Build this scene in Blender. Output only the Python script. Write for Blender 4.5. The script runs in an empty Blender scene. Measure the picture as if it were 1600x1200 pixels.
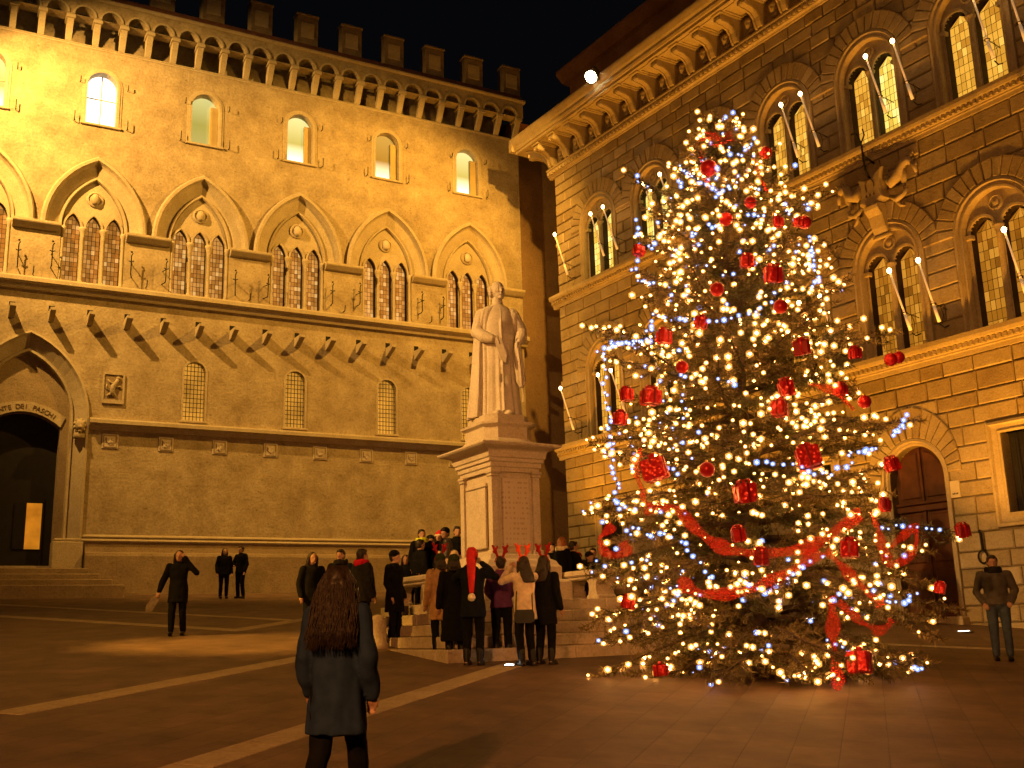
import bpy, math, random
from math import sin, cos, pi, radians, sqrt, atan2, hypot
from mathutils import Vector, Matrix, noise
from mathutils.geometry import delaunay_2d_cdt
random.seed(7)
scene = bpy.context.scene
COL = scene.collection

# ------------------------------------------------------------------ camera
F_PX, PITCH, ROLL = 1675.4, 0.22573, -0.0276
CAM = Vector((0.0, 0.0, 1.82))
fw = Vector((0, cos(PITCH), sin(PITCH)))
up0 = Vector((0, -sin(PITCH), cos(PITCH)))
rt0 = Vector((1, 0, 0))
rt = rt0 * cos(ROLL) + up0 * sin(ROLL)
up = up0 * cos(ROLL) - rt0 * sin(ROLL)
cd = bpy.data.cameras.new('camera')
cam = bpy.data.objects.new('camera', cd)
COL.objects.link(cam)
m = Matrix((rt, up, -fw)).transposed().to_4x4()
m.translation = CAM
cam.matrix_world = m
cd.sensor_width = 36.0
cd.lens = 36.0 * F_PX / 1600.0
cd.clip_start = 0.1
cd.clip_end = 500.0
scene.camera = cam

# ------------------------------------------------------------------ night sky
world = bpy.data.worlds.new('World')
scene.world = world
world.use_nodes = True
wn = world.node_tree
bg = wn.nodes['Background']
sky = wn.nodes.new('ShaderNodeTexSky')
sky.sky_type = 'NISHITA'
sky.sun_disc = False
sky.sun_elevation = radians(-4.0)
sky.sun_rotation = radians(200.0)
wn.links.new(sky.outputs[0], bg.inputs[0])
bg.inputs[1].default_value = 0.12

# ------------------------------------------------------------------ exposure
scene.view_settings.view_transform = 'Standard'
scene.view_settings.look = 'None'
scene.view_settings.exposure = 0.0
scene.view_settings.gamma = 1.0
scene.view_settings.use_curve_mapping = False
scene.cycles.use_denoising = True
scene.cycles.max_bounces = 4
scene.cycles.diffuse_bounces = 3
scene.cycles.use_adaptive_sampling = True
scene.cycles.adaptive_threshold = 0.03
scene.cycles.transparent_max_bounces = 10
scene.cycles.sample_clamp_indirect = 6.0
scene.cycles.caustics_reflective = False
scene.cycles.caustics_refractive = False

# ------------------------------------------------------------------ frames of the two palaces
# palace A: local x runs along its front, y into the wall, z up; same for palace B (x = -u)
ANG_A = pi / 2 - 1.06075
DA = Vector((sin(1.06075), cos(1.06075), 0))
IN_A = Vector((-DA.y, DA.x, 0))
PA = Vector((-12.0, 39.3, 0))
DB = Vector((sin(-0.55935), cos(-0.55935), 0))      # along B, away from the camera
IN_B = Vector((DB.y, -DB.x, 0))
PB = Vector((11.9, 26.7, 0))
ANG_B = atan2(-DB.y, -DB.x)


def gz(x, y):
    return 0.0757 * y - 0.0381 * x


def wa(x, out, z):
    return PA + DA * x - IN_A * out + Vector((0, 0, z))


def wb(x, out, z):
    return PB - DB * x - IN_B * out + Vector((0, 0, z))


# ------------------------------------------------------------------ floodlights and added fill spots (only roof and in-ground fixtures are built)
SODIUM = (1.0, 0.475, 0.06)
SODIUM2 = (1.0, 0.385, 0.026)
SODIUM_L = (1.0, 0.515, 0.105)
WARM = (1.0, 0.52, 0.13)


def spot(name, loc, target, power, color, angle, blend=0.5, radius=0.12, up_lamp=False):
    d = bpy.data.lights.new(name, 'SPOT')
    d.energy = power
    d.color = color
    d.spot_size = radians(angle)
    d.spot_blend = blend
    d.shadow_soft_size = radius
    o = bpy.data.objects.new(name, d)
    COL.objects.link(o)
    o.location = loc
    o.rotation_euler = (Vector(target) - Vector(loc)).to_track_quat('-Z', 'Y').to_euler()
    return o


LAMP_LEFT = wa(-10.8, 6.0, 23.6)
LAMP_ROOF = wb(-13.55, 1.62, 22.34)
spot('flood_light_left', LAMP_LEFT, wa(-2.2, 0, 18.0), 22000, SODIUM_L, 90, 0.75, 0.10)
spot('flood_light_roof', wb(-12.6, 3.0, 22.35), wa(7.2, 0, 15.8), 11000, SODIUM, 98, 0.6, 0.10)
UPX = [3.6, 0.55, -4.0, -8.0, -12.0, -16.0]
UP_POS = []
for x in UPX:
    p = wb(x, 2.55, 0)
    p.z = gz(p.x, p.y) + 0.06
    UP_POS.append(p)
    spot('in_ground_light', p + Vector((0, 0, 0.03)), wb(x, 0.5, 20.0), 3900, SODIUM2, 84, 1.0, 0.1)
STATUE_LAMP = Vector((-17.0, 12.0, 16.0))
spot('statue_light', STATUE_LAMP, (-0.45, 21.7, 6.5), 26000, WARM, 26, 0.8, 0.1)
spot('square_light', Vector((-17.4, 12.4, 15.5)), (-5.0, 20.2, 1.8), 42000, SODIUM, 15, 0.9, 0.15)
spot('square_light', Vector((-17.6, 12.8, 15.5)), (-4.0, 20.3, 1.8), 5500, SODIUM, 75, 1.0, 0.15)  # unseen wide spot added as flood spill to brighten the ground
spot('unseen_fill_light', Vector((-5.0, -7.0, 8.0)), (1.0, 14.0, 0.5), 11500, (1.0, 0.365, 0.08), 100, 1.0, 0.3)  # unseen fill added behind the camera for the foreground and near woman

# ------------------------------------------------------------------ mesh helpers


class MB:
    def __init__(self):
        self.v = []
        self.f = []
        self.m = []

    def add(self, vs, fs, mi=0):
        o = len(self.v)
        self.v += [tuple(p) for p in vs]
        for f in fs:
            self.f.append(tuple(i + o for i in f))
            self.m.append(mi)

    def box(self, x0, x1, y0, y1, z0, z1, mi=0):
        vs = [(x, y, z) for z in (z0, z1) for y in (y0, y1) for x in (x0, x1)]
        self.add(vs, [(0, 2, 3, 1), (4, 5, 7, 6), (0, 1, 5, 4), (2, 6, 7, 3), (0, 4, 6, 2), (1, 3, 7, 5)], mi)

    def bbox(self, x0, x1, y0, y1, z0, z1, b=0.02, mi=0):
        """box with chamfered edges"""
        vs = []
        for z, s in ((z0, b), (z0 + b, 0), (z1 - b, 0), (z1, b)):
            vs += [(x0 + s, y0 + b, z), (x0 + b, y0 + s, z), (x1 - b, y0 + s, z), (x1 - s, y0 + b, z),
                   (x1 - s, y1 - b, z), (x1 - b, y1 - s, z), (x0 + b, y1 - s, z), (x0 + s, y1 - b, z)]
        fs = [tuple(range(7, -1, -1)), tuple(range(24, 32))]
        for k in range(3):
            for i in range(8):
                j = (i + 1) % 8
                fs.append((k * 8 + i, k * 8 + j, k * 8 + 8 + j, k * 8 + 8 + i))
        self.add(vs, fs, mi)

    def prism(self, poly, y0, y1, ch=0.0, mi=0):
        """polygon in (x,z), front at y0 (towards the viewer), back at y1, chamfered front edge"""
        n = len(poly)
        vs, fs = [], []
        if ch > 0:
            cx = sum(p[0] for p in poly) / n
            cz = sum(p[1] for p in poly) / n
            for x, z in poly:
                dx, dz = cx - x, cz - z
                vs.append((x + math.copysign(min(ch, abs(dx)), dx), y0, z + math.copysign(min(ch, abs(dz)), dz)))
            vs += [(x, y0 + ch, z) for x, z in poly]
        else:
            vs = [(x, y0, z) for x, z in poly]
        vs += [(x, y1, z) for x, z in poly]
        k = len(vs) // n
        fs.append(tuple(range(n)))
        for a in range(k - 1):
            for i in range(n):
                j = (i + 1) % n
                fs.append((a * n + i, (a + 1) * n + i, (a + 1) * n + j, a * n + j))
        fs.append(tuple(range((k - 1) * n, k * n))[::-1])
        self.add(vs, fs, mi)

    def sweep(self, prof, x0, x1, mi=0):
        """closed profile in (y,z) swept along x"""
        n = len(prof)
        vs = [(x0, y, z) for y, z in prof] + [(x1, y, z) for y, z in prof]
        fs = [tuple(range(n)), tuple(range(2 * n - 1, n - 1, -1))]
        for i in range(n):
            j = (i + 1) % n
            fs.append((i, n + i, n + j, j))
        self.add(vs, fs, mi)

    def tube(self, pts, radii, n=6, caps=True, mi=0):
        pts = [Vector(p) for p in pts]
        if not isinstance(radii, (list, tuple)):
            radii = [radii] * len(pts)
        vs, fs = [], []
        ref = None
        for i, p in enumerate(pts):
            t = (pts[min(i + 1, len(pts) - 1)] - pts[max(i - 1, 0)])
            t = t.normalized() if t.length > 1e-9 else Vector((0, 0, 1))
            if ref is None:
                ref = t.orthogonal().normalized()
            a = (ref - t * ref.dot(t))
            a = a.normalized() if a.length > 1e-6 else t.orthogonal().normalized()
            ref = a
            b = t.cross(a)
            r = radii[i]
            for k in range(n):
                w = 2 * pi * k / n
                vs.append(p + a * (cos(w) * r) + b * (sin(w) * r))
        for i in range(len(pts) - 1):
            for k in range(n):
                j = (k + 1) % n
                fs.append((i * n + k, i * n + j, (i + 1) * n + j, (i + 1) * n + k))
        if caps:
            fs.append(tuple(range(n))[::-1])
            fs.append(tuple(range((len(pts) - 1) * n, len(pts) * n)))
        self.add(vs, fs, mi)

    def rings(self, rings, mi=0, caps=True):
        n = len(rings[0])
        vs = [p for r in rings for p in r]
        fs = []
        for i in range(len(rings) - 1):
            for k in range(n):
                j = (k + 1) % n
                fs.append((i * n + k, i * n + j, (i + 1) * n + j, (i + 1) * n + k))
        if caps:
            fs.append(tuple(range(n))[::-1])
            fs.append(tuple(range((len(rings) - 1) * n, len(rings) * n)))
        self.add(vs, fs, mi)

    def lathe(self, prof, n=16, c=(0, 0, 0), mi=0):
        self.rings([[(c[0] + r * cos(2 * pi * k / n), c[1] + r * sin(2 * pi * k / n), c[2] + z) for k in range(n)] for r, z in prof], mi)

    def ball(self, c, rx, ry=None, rz=None, n=10, k=7, mi=0, rot=None):
        ry = rx if ry is None else ry
        rz = rx if rz is None else rz
        rr = []
        c = Vector(c)
        for i in range(1, k):
            a = -pi / 2 + pi * i / k
            ring = []
            for j in range(n):
                w = 2 * pi * j / n
                p = Vector((rx * cos(a) * cos(w), ry * cos(a) * sin(w), rz * sin(a)))
                if rot:
                    p.rotate(rot)
                ring.append(c + p)
            rr.append(ring)
        self.rings(rr, mi)

    def build(self, name, mats, parent=None, smooth=False, loc=None, rz=None):
        me = bpy.data.meshes.new(name)
        me.from_pydata(self.v, [], self.f)
        if not isinstance(mats, (list, tuple)):
            mats = [mats]
        for mt in mats:
            me.materials.append(mt)
        if len(mats) > 1:
            me.polygons.foreach_set('material_index', self.m)
        if smooth:
            me.polygons.foreach_set('use_smooth', [True] * len(me.polygons))
        me.update()
        o = bpy.data.objects.new(name, me)
        COL.objects.link(o)
        if parent:
            o.parent = parent
        if loc is not None:
            o.location = loc
        if rz is not None:
            o.rotation_euler = (0, 0, rz)
        return o


def tag(o, label=None, cat=None, group=None, kind=None):
    if label:
        o['label'] = label
    if cat:
        o['category'] = cat
    if group:
        o['group'] = group
    if kind:
        o['kind'] = kind
    return o


def thing(name, label, cat, loc=(0, 0, 0), rz=0.0, group=None):
    o = bpy.data.objects.new(name, None)
    o.empty_display_size = 0.2
    COL.objects.link(o)
    o.location = loc
    o.rotation_euler = (0, 0, rz)
    return tag(o, label, cat, group)


def inst(name, src, parent, loc=(0, 0, 0), rot=(0, 0, 0), scale=(1, 1, 1)):
    o = bpy.data.objects.new(name, src.data)
    COL.objects.link(o)
    o.parent = parent
    o.location = loc
    o.rotation_euler = rot
    o.scale = scale
    return o


def copy_tree(o, parent=None):
    c = o.copy()
    COL.objects.link(c)
    c.parent = parent
    for ch in list(o.children):
        copy_tree(ch, c)
    return c


def arc_round(c, z0, r, n=12, a0=pi, a1=0.0):
    return [(c + r * cos(a0 + (a1 - a0) * i / n), z0 + r * sin(a0 + (a1 - a0) * i / n)) for i in range(n + 1)]


def arc_point(c, w, z0, h, n=8):
    """pointed arch, left spring -> apex -> right spring"""
    R = (w * w + h * h) / (2 * w)
    cx = R - w
    a1 = atan2(h, -cx)
    left = [(cx + R * cos(pi + (a1 - pi) * i / n), R * sin(pi + (a1 - pi) * i / n)) for i in range(n + 1)]
    left[-1] = (0.0, h)
    out = [(c + x, z0 + z) for x, z in left]
    out += [(c - x, z0 + z) for x, z in left[-2::-1]]
    return out


def inside(p, poly):
    x, z = p
    r = False
    j = len(poly) - 1
    for i in range(len(poly)):
        a, b = poly[i], poly[j]
        if (a[1] > z) != (b[1] > z) and x < (b[0] - a[0]) * (z - a[1]) / (b[1] - a[1]) + a[0]:
            r = not r
        j = i
    return r


def wall_holes(mb, outer, holes, y, depth, mi=0, reveal_mi=None):
    """flat wall (x,z polygon) at y with openings and their reveals going in by depth"""
    pts, edges = [], []
    for poly in [outer] + holes:
        o = len(pts)
        pts += [Vector(p) for p in poly]
        edges += [(o + i, o + (i + 1) % len(poly)) for i in range(len(poly))]
    res = delaunay_2d_cdt(pts, edges, [], 0, 1e-5)
    V, Fc = res[0], res[2]
    keep = []
    for f in Fc:
        c = (sum(V[i].x for i in f) / len(f), sum(V[i].y for i in f) / len(f))
        if inside(c, outer) and not any(inside(c, h) for h in holes):
            keep.append(tuple(f))
    mb.add([(p.x, y, p.y) for p in V], keep, mi)
    if depth:
        for hl in holes:
            n = len(hl)
            mb.add([(x, y, z) for x, z in hl] + [(x, y + depth, z) for x, z in hl],
                   [(i, (i + 1) % n, n + (i + 1) % n, n + i) for i in range(n)], mi if reveal_mi is None else reveal_mi)


def loft_strip(mb, lines, mi=0):
    """quads between consecutive polylines of equal length"""
    n = len(lines[0])
    vs = [p for l in lines for p in l]
    fs = []
    for a in range(len(lines) - 1):
        for i in range(n - 1):
            fs.append((a * n + i, a * n + i + 1, (a + 1) * n + i + 1, (a + 1) * n + i))
    mb.add(vs, fs, mi)


# ------------------------------------------------------------------ materials
def new_mat(name):
    mt = bpy.data.materials.new(name)
    mt.use_nodes = True
    nt = mt.node_tree
    return mt, nt, nt.nodes['Principled BSDF']


def stone(name, c1, c2, scale=1.2, rough=0.85, bump=0.25, fine=28.0, spots=0.0, streak=0.0):
    """stone: cloudy colour, fine grain, dark pits, grain relief"""
    mt, nt, bs = new_mat(name)
    N, L = nt.nodes, nt.links
    tc = N.new('ShaderNodeTexCoord')
    n1 = N.new('ShaderNodeTexNoise')
    n1.inputs['Scale'].default_value = scale
    n1.inputs['Detail'].default_value = 8
    n1.inputs['Roughness'].default_value = 0.72
    L.new(tc.outputs['Object'], n1.inputs['Vector'])
    rp = N.new('ShaderNodeValToRGB')
    rp.color_ramp.elements[0].position = 0.34
    rp.color_ramp.elements[0].color = (*c2, 1)
    rp.color_ramp.elements[1].position = 0.66
    rp.color_ramp.elements[1].color = (*c1, 1)
    L.new(n1.outputs[0], rp.inputs[0])
    col = rp.outputs[0]
    n2 = N.new('ShaderNodeTexNoise')
    n2.inputs['Scale'].default_value = fine
    n2.inputs['Detail'].default_value = 5
    L.new(tc.outputs['Object'], n2.inputs['Vector'])
    if spots > 0:
        n3 = N.new('ShaderNodeTexNoise')
        n3.inputs['Scale'].default_value = 6.5
        n3.inputs['Detail'].default_value = 6
        n3.inputs['Roughness'].default_value = 0.7
        mp = N.new('ShaderNodeMapping')
        mp.inputs['Scale'].default_value = (0.75, 0.75, 1.4)
        L.new(tc.outputs['Object'], mp.inputs[0])
        L.new(mp.outputs[0], n3.inputs['Vector'])
        r3 = N.new('ShaderNodeValToRGB')
        r3.color_ramp.elements[0].position = 0.58
        r3.color_ramp.elements[0].color = (1, 1, 1, 1)
        r3.color_ramp.elements[1].position = 0.70
        r3.color_ramp.elements[1].color = (1 - spots, 1 - spots, 1 - spots, 1)
        L.new(n3.outputs[0], r3.inputs[0])
        mx = N.new('ShaderNodeMix')
        mx.data_type = 'RGBA'
        mx.blend_type = 'MULTIPLY'
        mx.inputs[0].default_value = 1
        L.new(col, mx.inputs[6])
        L.new(r3.outputs[0], mx.inputs[7])
        col = mx.outputs[2]
    mg = N.new('ShaderNodeMix')
    mg.data_type = 'RGBA'
    mg.blend_type = 'MULTIPLY'
    mg.inputs[0].default_value = 0.45
    r2 = N.new('ShaderNodeValToRGB')
    r2.color_ramp.elements[0].position = 0.3
    r2.color_ramp.elements[0].color = (0.5, 0.5, 0.5, 1)
    r2.color_ramp.elements[1].position = 0.6
    L.new(n2.outputs[0], r2.inputs[0])
    L.new(col, mg.inputs[6])
    L.new(r2.outputs[0], mg.inputs[7])
    L.new(mg.outputs[2], bs.inputs['Base Color'])
    bs.inputs['Roughness'].default_value = rough
    bs.inputs['Specular IOR Level'].default_value = 0.25
    bp = N.new('ShaderNodeBump')
    bp.inputs['Strength'].default_value = bump
    bp.inputs['Distance'].default_value = 0.03
    ad = N.new('ShaderNodeMath')
    L.new(n1.outputs[0], ad.inputs[0])
    L.new(n2.outputs[0], ad.inputs[1])
    L.new(ad.outputs[0], bp.inputs['Height'])
    L.new(bp.outputs[0], bs.inputs['Normal'])
    return mt


def plain(name, c, rough=0.7, metal=0.0, var=0.25, scale=9.0, bump=0.15, dist=0.01, spec=0.3):
    mt, nt, bs = new_mat(name)
    N, L = nt.nodes, nt.links
    tc = N.new('ShaderNodeTexCoord')
    n1 = N.new('ShaderNodeTexNoise')
    n1.inputs['Scale'].default_value = scale
    n1.inputs['Detail'].default_value = 5
    L.new(tc.outputs['Object'], n1.inputs['Vector'])
    rp = N.new('ShaderNodeValToRGB')
    rp.color_ramp.elements[0].position = 0.3
    rp.color_ramp.elements[0].color = (*[v * (1 - var) for v in c], 1)
    rp.color_ramp.elements[1].position = 0.7
    rp.color_ramp.elements[1].color = (*[min(1, v * (1 + var)) for v in c], 1)
    L.new(n1.outputs[0], rp.inputs[0])
    L.new(rp.outputs[0], bs.inputs['Base Color'])
    bs.inputs['Roughness'].default_value = rough
    bs.inputs['Metallic'].default_value = metal
    bs.inputs['Specular IOR Level'].default_value = spec
    if bump:
        bp = N.new('ShaderNodeBump')
        bp.inputs['Strength'].default_value = bump
        bp.inputs['Distance'].default_value = dist
        L.new(n1.outputs[0], bp.inputs['Height'])
        L.new(bp.outputs[0], bs.inputs['Normal'])
    return mt


def glow(name, c, strength, base=(0.12, 0.08, 0.04), rough=0.3, var=0.0, scale=2.0, light=False):
    mt, nt, bs = new_mat(name)
    if not light:
        mt.cycles.emission_sampling = 'NONE'
    bs.inputs['Base Color'].default_value = (*base, 1)
    bs.inputs['Roughness'].default_value = rough
    bs.inputs['Emission Color'].default_value = (*c, 1)
    bs.inputs['Emission Strength'].default_value = strength
    bs.inputs['Specular IOR Level'].default_value = 0.06
    if var:
        N, L = nt.nodes, nt.links
        tc = N.new('ShaderNodeTexCoord')
        n1 = N.new('ShaderNodeTexNoise')
        n1.inputs['Scale'].default_value = scale
        L.new(tc.outputs['Object'], n1.inputs['Vector'])
        mp = N.new('ShaderNodeMapRange')
        mp.inputs[1].default_value = 0.3
        mp.inputs[2].default_value = 0.7
        mp.inputs[3].default_value = strength * (1 - var)
        mp.inputs[4].default_value = strength * (1 + var)
        L.new(n1.outputs[0], mp.inputs[0])
        L.new(mp.outputs[0], bs.inputs['Emission Strength'])
    return mt


def glow_grad(name, c_lo, s_lo, c_mid, s_mid, c_hi, s_hi, z0, z1):
    """lit window; lamplight of the room put into a vertical emission gradient"""
    mt, nt, bs = new_mat(name)
    mt.cycles.emission_sampling = 'NONE'
    N, L = nt.nodes, nt.links
    tc = N.new('ShaderNodeTexCoord')
    sp = N.new('ShaderNodeSeparateXYZ')
    L.new(tc.outputs['Object'], sp.inputs[0])
    mr = N.new('ShaderNodeMapRange')
    mr.inputs[1].default_value = z0
    mr.inputs[2].default_value = z1
    L.new(sp.outputs['Z'], mr.inputs[0])
    rp = N.new('ShaderNodeValToRGB')
    e = rp.color_ramp.elements
    e[0].position = 0.0
    e[0].color = (*[v * s_lo for v in c_lo], 1)
    e[1].position = 1.0
    e[1].color = (*[v * s_hi for v in c_hi], 1)
    k = e.new(0.45)
    k.color = (*[v * s_mid for v in c_mid], 1)
    L.new(mr.outputs[0], rp.inputs[0])
    L.new(rp.outputs[0], bs.inputs['Emission Color'])
    bs.inputs['Emission Strength'].default_value = 1.0
    bs.inputs['Base Color'].default_value = (0.1, 0.08, 0.04, 1)
    bs.inputs['Specular IOR Level'].default_value = 0.06
    return mt


M = {}
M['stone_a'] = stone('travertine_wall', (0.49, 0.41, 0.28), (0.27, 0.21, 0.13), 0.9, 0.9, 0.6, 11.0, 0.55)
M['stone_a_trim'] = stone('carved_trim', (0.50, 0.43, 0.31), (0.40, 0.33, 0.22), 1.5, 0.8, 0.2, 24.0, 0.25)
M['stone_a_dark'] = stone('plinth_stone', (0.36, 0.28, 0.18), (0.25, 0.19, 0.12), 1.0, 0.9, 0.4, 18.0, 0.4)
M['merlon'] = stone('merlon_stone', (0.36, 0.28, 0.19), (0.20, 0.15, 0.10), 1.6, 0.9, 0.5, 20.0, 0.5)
M['tile'] = stone('roof_tile', (0.30, 0.13, 0.08), (0.18, 0.08, 0.05), 3.0, 0.9, 0.5, 20.0)
M['stone_b'] = stone('rusticated_stone', (0.43, 0.34, 0.20), (0.30, 0.23, 0.13), 1.3, 0.85, 0.5, 20.0, 0.35)
M['stone_b2'] = stone('rusticated_stone_warm', (0.38, 0.29, 0.16), (0.27, 0.20, 0.11), 1.7, 0.88, 0.5, 22.0, 0.4)
M['stone_b3'] = stone('rusticated_stone_pale', (0.48, 0.39, 0.25), (0.35, 0.27, 0.16), 1.1, 0.85, 0.5, 18.0, 0.3)
M['stone_b_core'] = stone('wall_core', (0.24, 0.18, 0.10), (0.16, 0.12, 0.07), 1.0, 0.95, 0.3, 18.0)
M['stone_b_trim'] = stone('cornice_stone', (0.48, 0.39, 0.25), (0.38, 0.30, 0.18), 1.8, 0.8, 0.25, 22.0, 0.2)
M['plaster_alley'] = stone('alley_plaster', (0.30, 0.20, 0.11), (0.22, 0.14, 0.08), 0.7, 0.9, 0.3, 14.0, 0.3)
M['marble'] = stone('statue_marble', (0.60, 0.53, 0.45), (0.48, 0.41, 0.33), 1.6, 0.55, 0.08, 30.0, 0.15)
M['pedestal'] = stone('pedestal_stone', (0.56, 0.48, 0.38), (0.45, 0.37, 0.28), 1.3, 0.7, 0.12, 26.0, 0.2)
M['steps'] = stone('step_stone', (0.50, 0.41, 0.31), (0.37, 0.29, 0.21), 1.4, 0.8, 0.3, 22.0, 0.35)
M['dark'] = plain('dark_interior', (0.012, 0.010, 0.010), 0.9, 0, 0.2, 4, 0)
M['reveal'] = plain('shaded_window_reveal', (0.03, 0.018, 0.012), 0.8, 0, 0.3, 8, 0.1)  # shade of the deep window reveals put into the colour
M['iron'] = plain('wrought_iron', (0.02, 0.018, 0.016), 0.6, 0.5, 0.3, 20, 0.2)
M['wood'] = plain('door_wood', (0.085, 0.03, 0.012), 0.5, 0, 0.35, 3.0, 0.2)
M['roof'] = stone('attic_plaster', (0.24, 0.13, 0.08), (0.16, 0.08, 0.05), 0.9, 0.9, 0.3, 14.0)
# ================================================================== ground
def bilin_ground(mb, x0, x1, y0, y1, dz, n=1, mi=0):
    vs, fs = [], []
    for j in range(n + 1):
        for i in range(n + 1):
            x = x0 + (x1 - x0) * i / n
            y = y0 + (y1 - y0) * j / n
            vs.append((x, y, gz(x, y) + dz))
    for j in range(n):
        for i in range(n):
            a = j * (n + 1) + i
            fs.append((a, a + 1, a + n + 2, a + n + 1))
    mb.add(vs, fs, mi)


def paving(name, c1, c2, mortar, ang, rows=1.0):
    mt, nt, bs = new_mat(name)
    N, L = nt.nodes, nt.links
    tc = N.new('ShaderNodeTexCoord')
    mp = N.new('ShaderNodeMapping')
    mp.inputs['Rotation'].default_value = (0, 0, ang)
    L.new(tc.outputs['Object'], mp.inputs[0])
    bk = N.new('ShaderNodeTexBrick')
    bk.inputs['Scale'].default_value = rows
    bk.inputs['Mortar Size'].default_value = 0.007
    bk.inputs['Mortar Smooth'].default_value = 0.4
    bk.inputs['Brick Width'].default_value = 0.9
    bk.inputs['Row Height'].default_value = 0.42
    bk.inputs['Color1'].default_value = (*c1, 1)
    bk.inputs['Color2'].default_value = (*c2, 1)
    bk.inputs['Mortar'].default_value = (*mortar, 1)
    L.new(mp.outputs[0], bk.inputs['Vector'])
    n1 = N.new('ShaderNodeTexNoise')
    n1.inputs['Scale'].default_value = 1.3
    n1.inputs['Detail'].default_value = 11
    n1.inputs['Roughness'].default_value = 0.7
    L.new(tc.outputs['Object'], n1.inputs['Vector'])
    rp = N.new('ShaderNodeValToRGB')
    rp.color_ramp.elements[0].position = 0.3
    rp.color_ramp.elements[0].color = (0.45, 0.42, 0.40, 1)
    rp.color_ramp.elements[1].position = 0.7
    rp.color_ramp.elements[1].color = (1.15, 1.1, 1.05, 1)
    L.new(n1.outputs[0], rp.inputs[0])
    mx = N.new('ShaderNodeMix')
    mx.data_type = 'RGBA'
    mx.blend_type = 'MULTIPLY'
    mx.inputs[0].default_value = 1
    L.new(bk.outputs['Color'], mx.inputs[6])
    L.new(rp.outputs[0], mx.inputs[7])
    L.new(mx.outputs[2], bs.inputs['Base Color'])
    bs.inputs['Roughness'].default_value = 0.62
    bs.inputs['Specular IOR Level'].default_value = 0.3
    n2 = N.new('ShaderNodeTexNoise')
    n2.inputs['Scale'].default_value = 14
    n2.inputs['Detail'].default_value = 4
    L.new(tc.outputs['Object'], n2.inputs['Vector'])
    ad = N.new('ShaderNodeMath')
    ad.operation = 'MULTIPLY_ADD'
    ad.inputs[1].default_value = 0.35
    L.new(n2.outputs[0], ad.inputs[0])
    iv = N.new('ShaderNodeMath')
    iv.operation = 'MULTIPLY'
    iv.inputs[1].default_value = -0.5
    L.new(bk.outputs['Fac'], iv.inputs[0])
    L.new(iv.outputs[0], ad.inputs[2])
    bp = N.new('ShaderNodeBump')
    bp.inputs['Strength'].default_value = 0.5
    bp.inputs['Distance'].default_value = 0.015
    L.new(ad.outputs[0], bp.inputs['Height'])
    L.new(bp.outputs[0], bs.inputs['Normal'])
    return mt


M['paving'] = paving('stone_paving', (0.172, 0.112, 0.076), (0.130, 0.084, 0.058), (0.085, 0.056, 0.041), radians(-72))
M['band'] = stone('pale_paving', (0.42, 0.33, 0.21), (0.31, 0.24, 0.15), 2.2, 0.7, 0.25, 20.0, 0.3)
mb = MB()
bilin_ground(mb, -70, 70, -30, 110, 0.0, 4)
tag(mb.build('ground', M['paving']), 'brown stone paving of the sloping square', kind='structure')


def band(name, a, b, w, label):
    """pale stone strip let into the paving, made of single slabs"""
    a, b = Vector((*a, 0)), Vector((*b, 0))
    d = (b - a)
    Ln = d.length
    d.normalize()
    s = Vector((-d.y, d.x, 0))
    root = bpy.data.objects.new(name, None)
    COL.objects.link(root)
    root.location = (a.x, a.y, gz(a.x, a.y))
    tag(root, label, kind='structure')
    t, rnd = 0.0, random.Random(int(Ln * 100))
    while t < Ln:
        l = min(rnd.uniform(0.8, 1.3), Ln - t)
        mb = MB()
        vs = []
        for dz, g in ((-0.03, 0.004), (0.002, 0.004), (0.008, 0.012)):
            for u, v in ((t + g, -w / 2 + g), (t + l - g, -w / 2 + g), (t + l - g, w / 2 - g), (t + g, w / 2 - g)):
                p = a + d * u + s * v
                vs.append((p.x - a.x, p.y - a.y, gz(p.x, p.y) + dz - gz(a.x, a.y)))
        mb.add(vs, [(8, 9, 10, 11)] + [(k * 4 + i, k * 4 + (i + 1) % 4, k * 4 + 4 + (i + 1) % 4, k * 4 + 4 + i) for k in (0, 1) for i in range(4)])
        mb.build('paving_slab', M['band'], root)
        t += l


band('paving_band', (-5.45, 11.8), (-2.95, 19.3), 0.42, 'pale stone strip in the paving left of the walking woman')
band('paving_band', (-3.6, 6.6), (-0.05, 17.3), 0.40, 'pale stone strip in the paving running to the statue steps')
band('paving_band', (-20.0, 33.9), (-4.9, 26.0), 0.35, 'far pale strip in the paving along the crenellated palace')
band('paving_band', (-18.0, 29.3), (-5.8, 23.05), 0.45, 'second pale strip in the paving before the crenellated palace')
band('paving_band', (-5.9, 23.3), (-5.1, 27.0), 0.40, 'short pale strip joining the two far paving strips')
band('paving_band', (6.2, 21.9), (11.5, 19.8), 0.30, 'pale strip in the paving before the rusticated palace')

# low dark step of the pavement along palace B
mb = MB()
pts = [(4.4, 16.6), (8.4, 18.6), (13.5, 19.6), (13.5, 24.0), (9.0, 26.0), (5.2, 24.2)]

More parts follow.
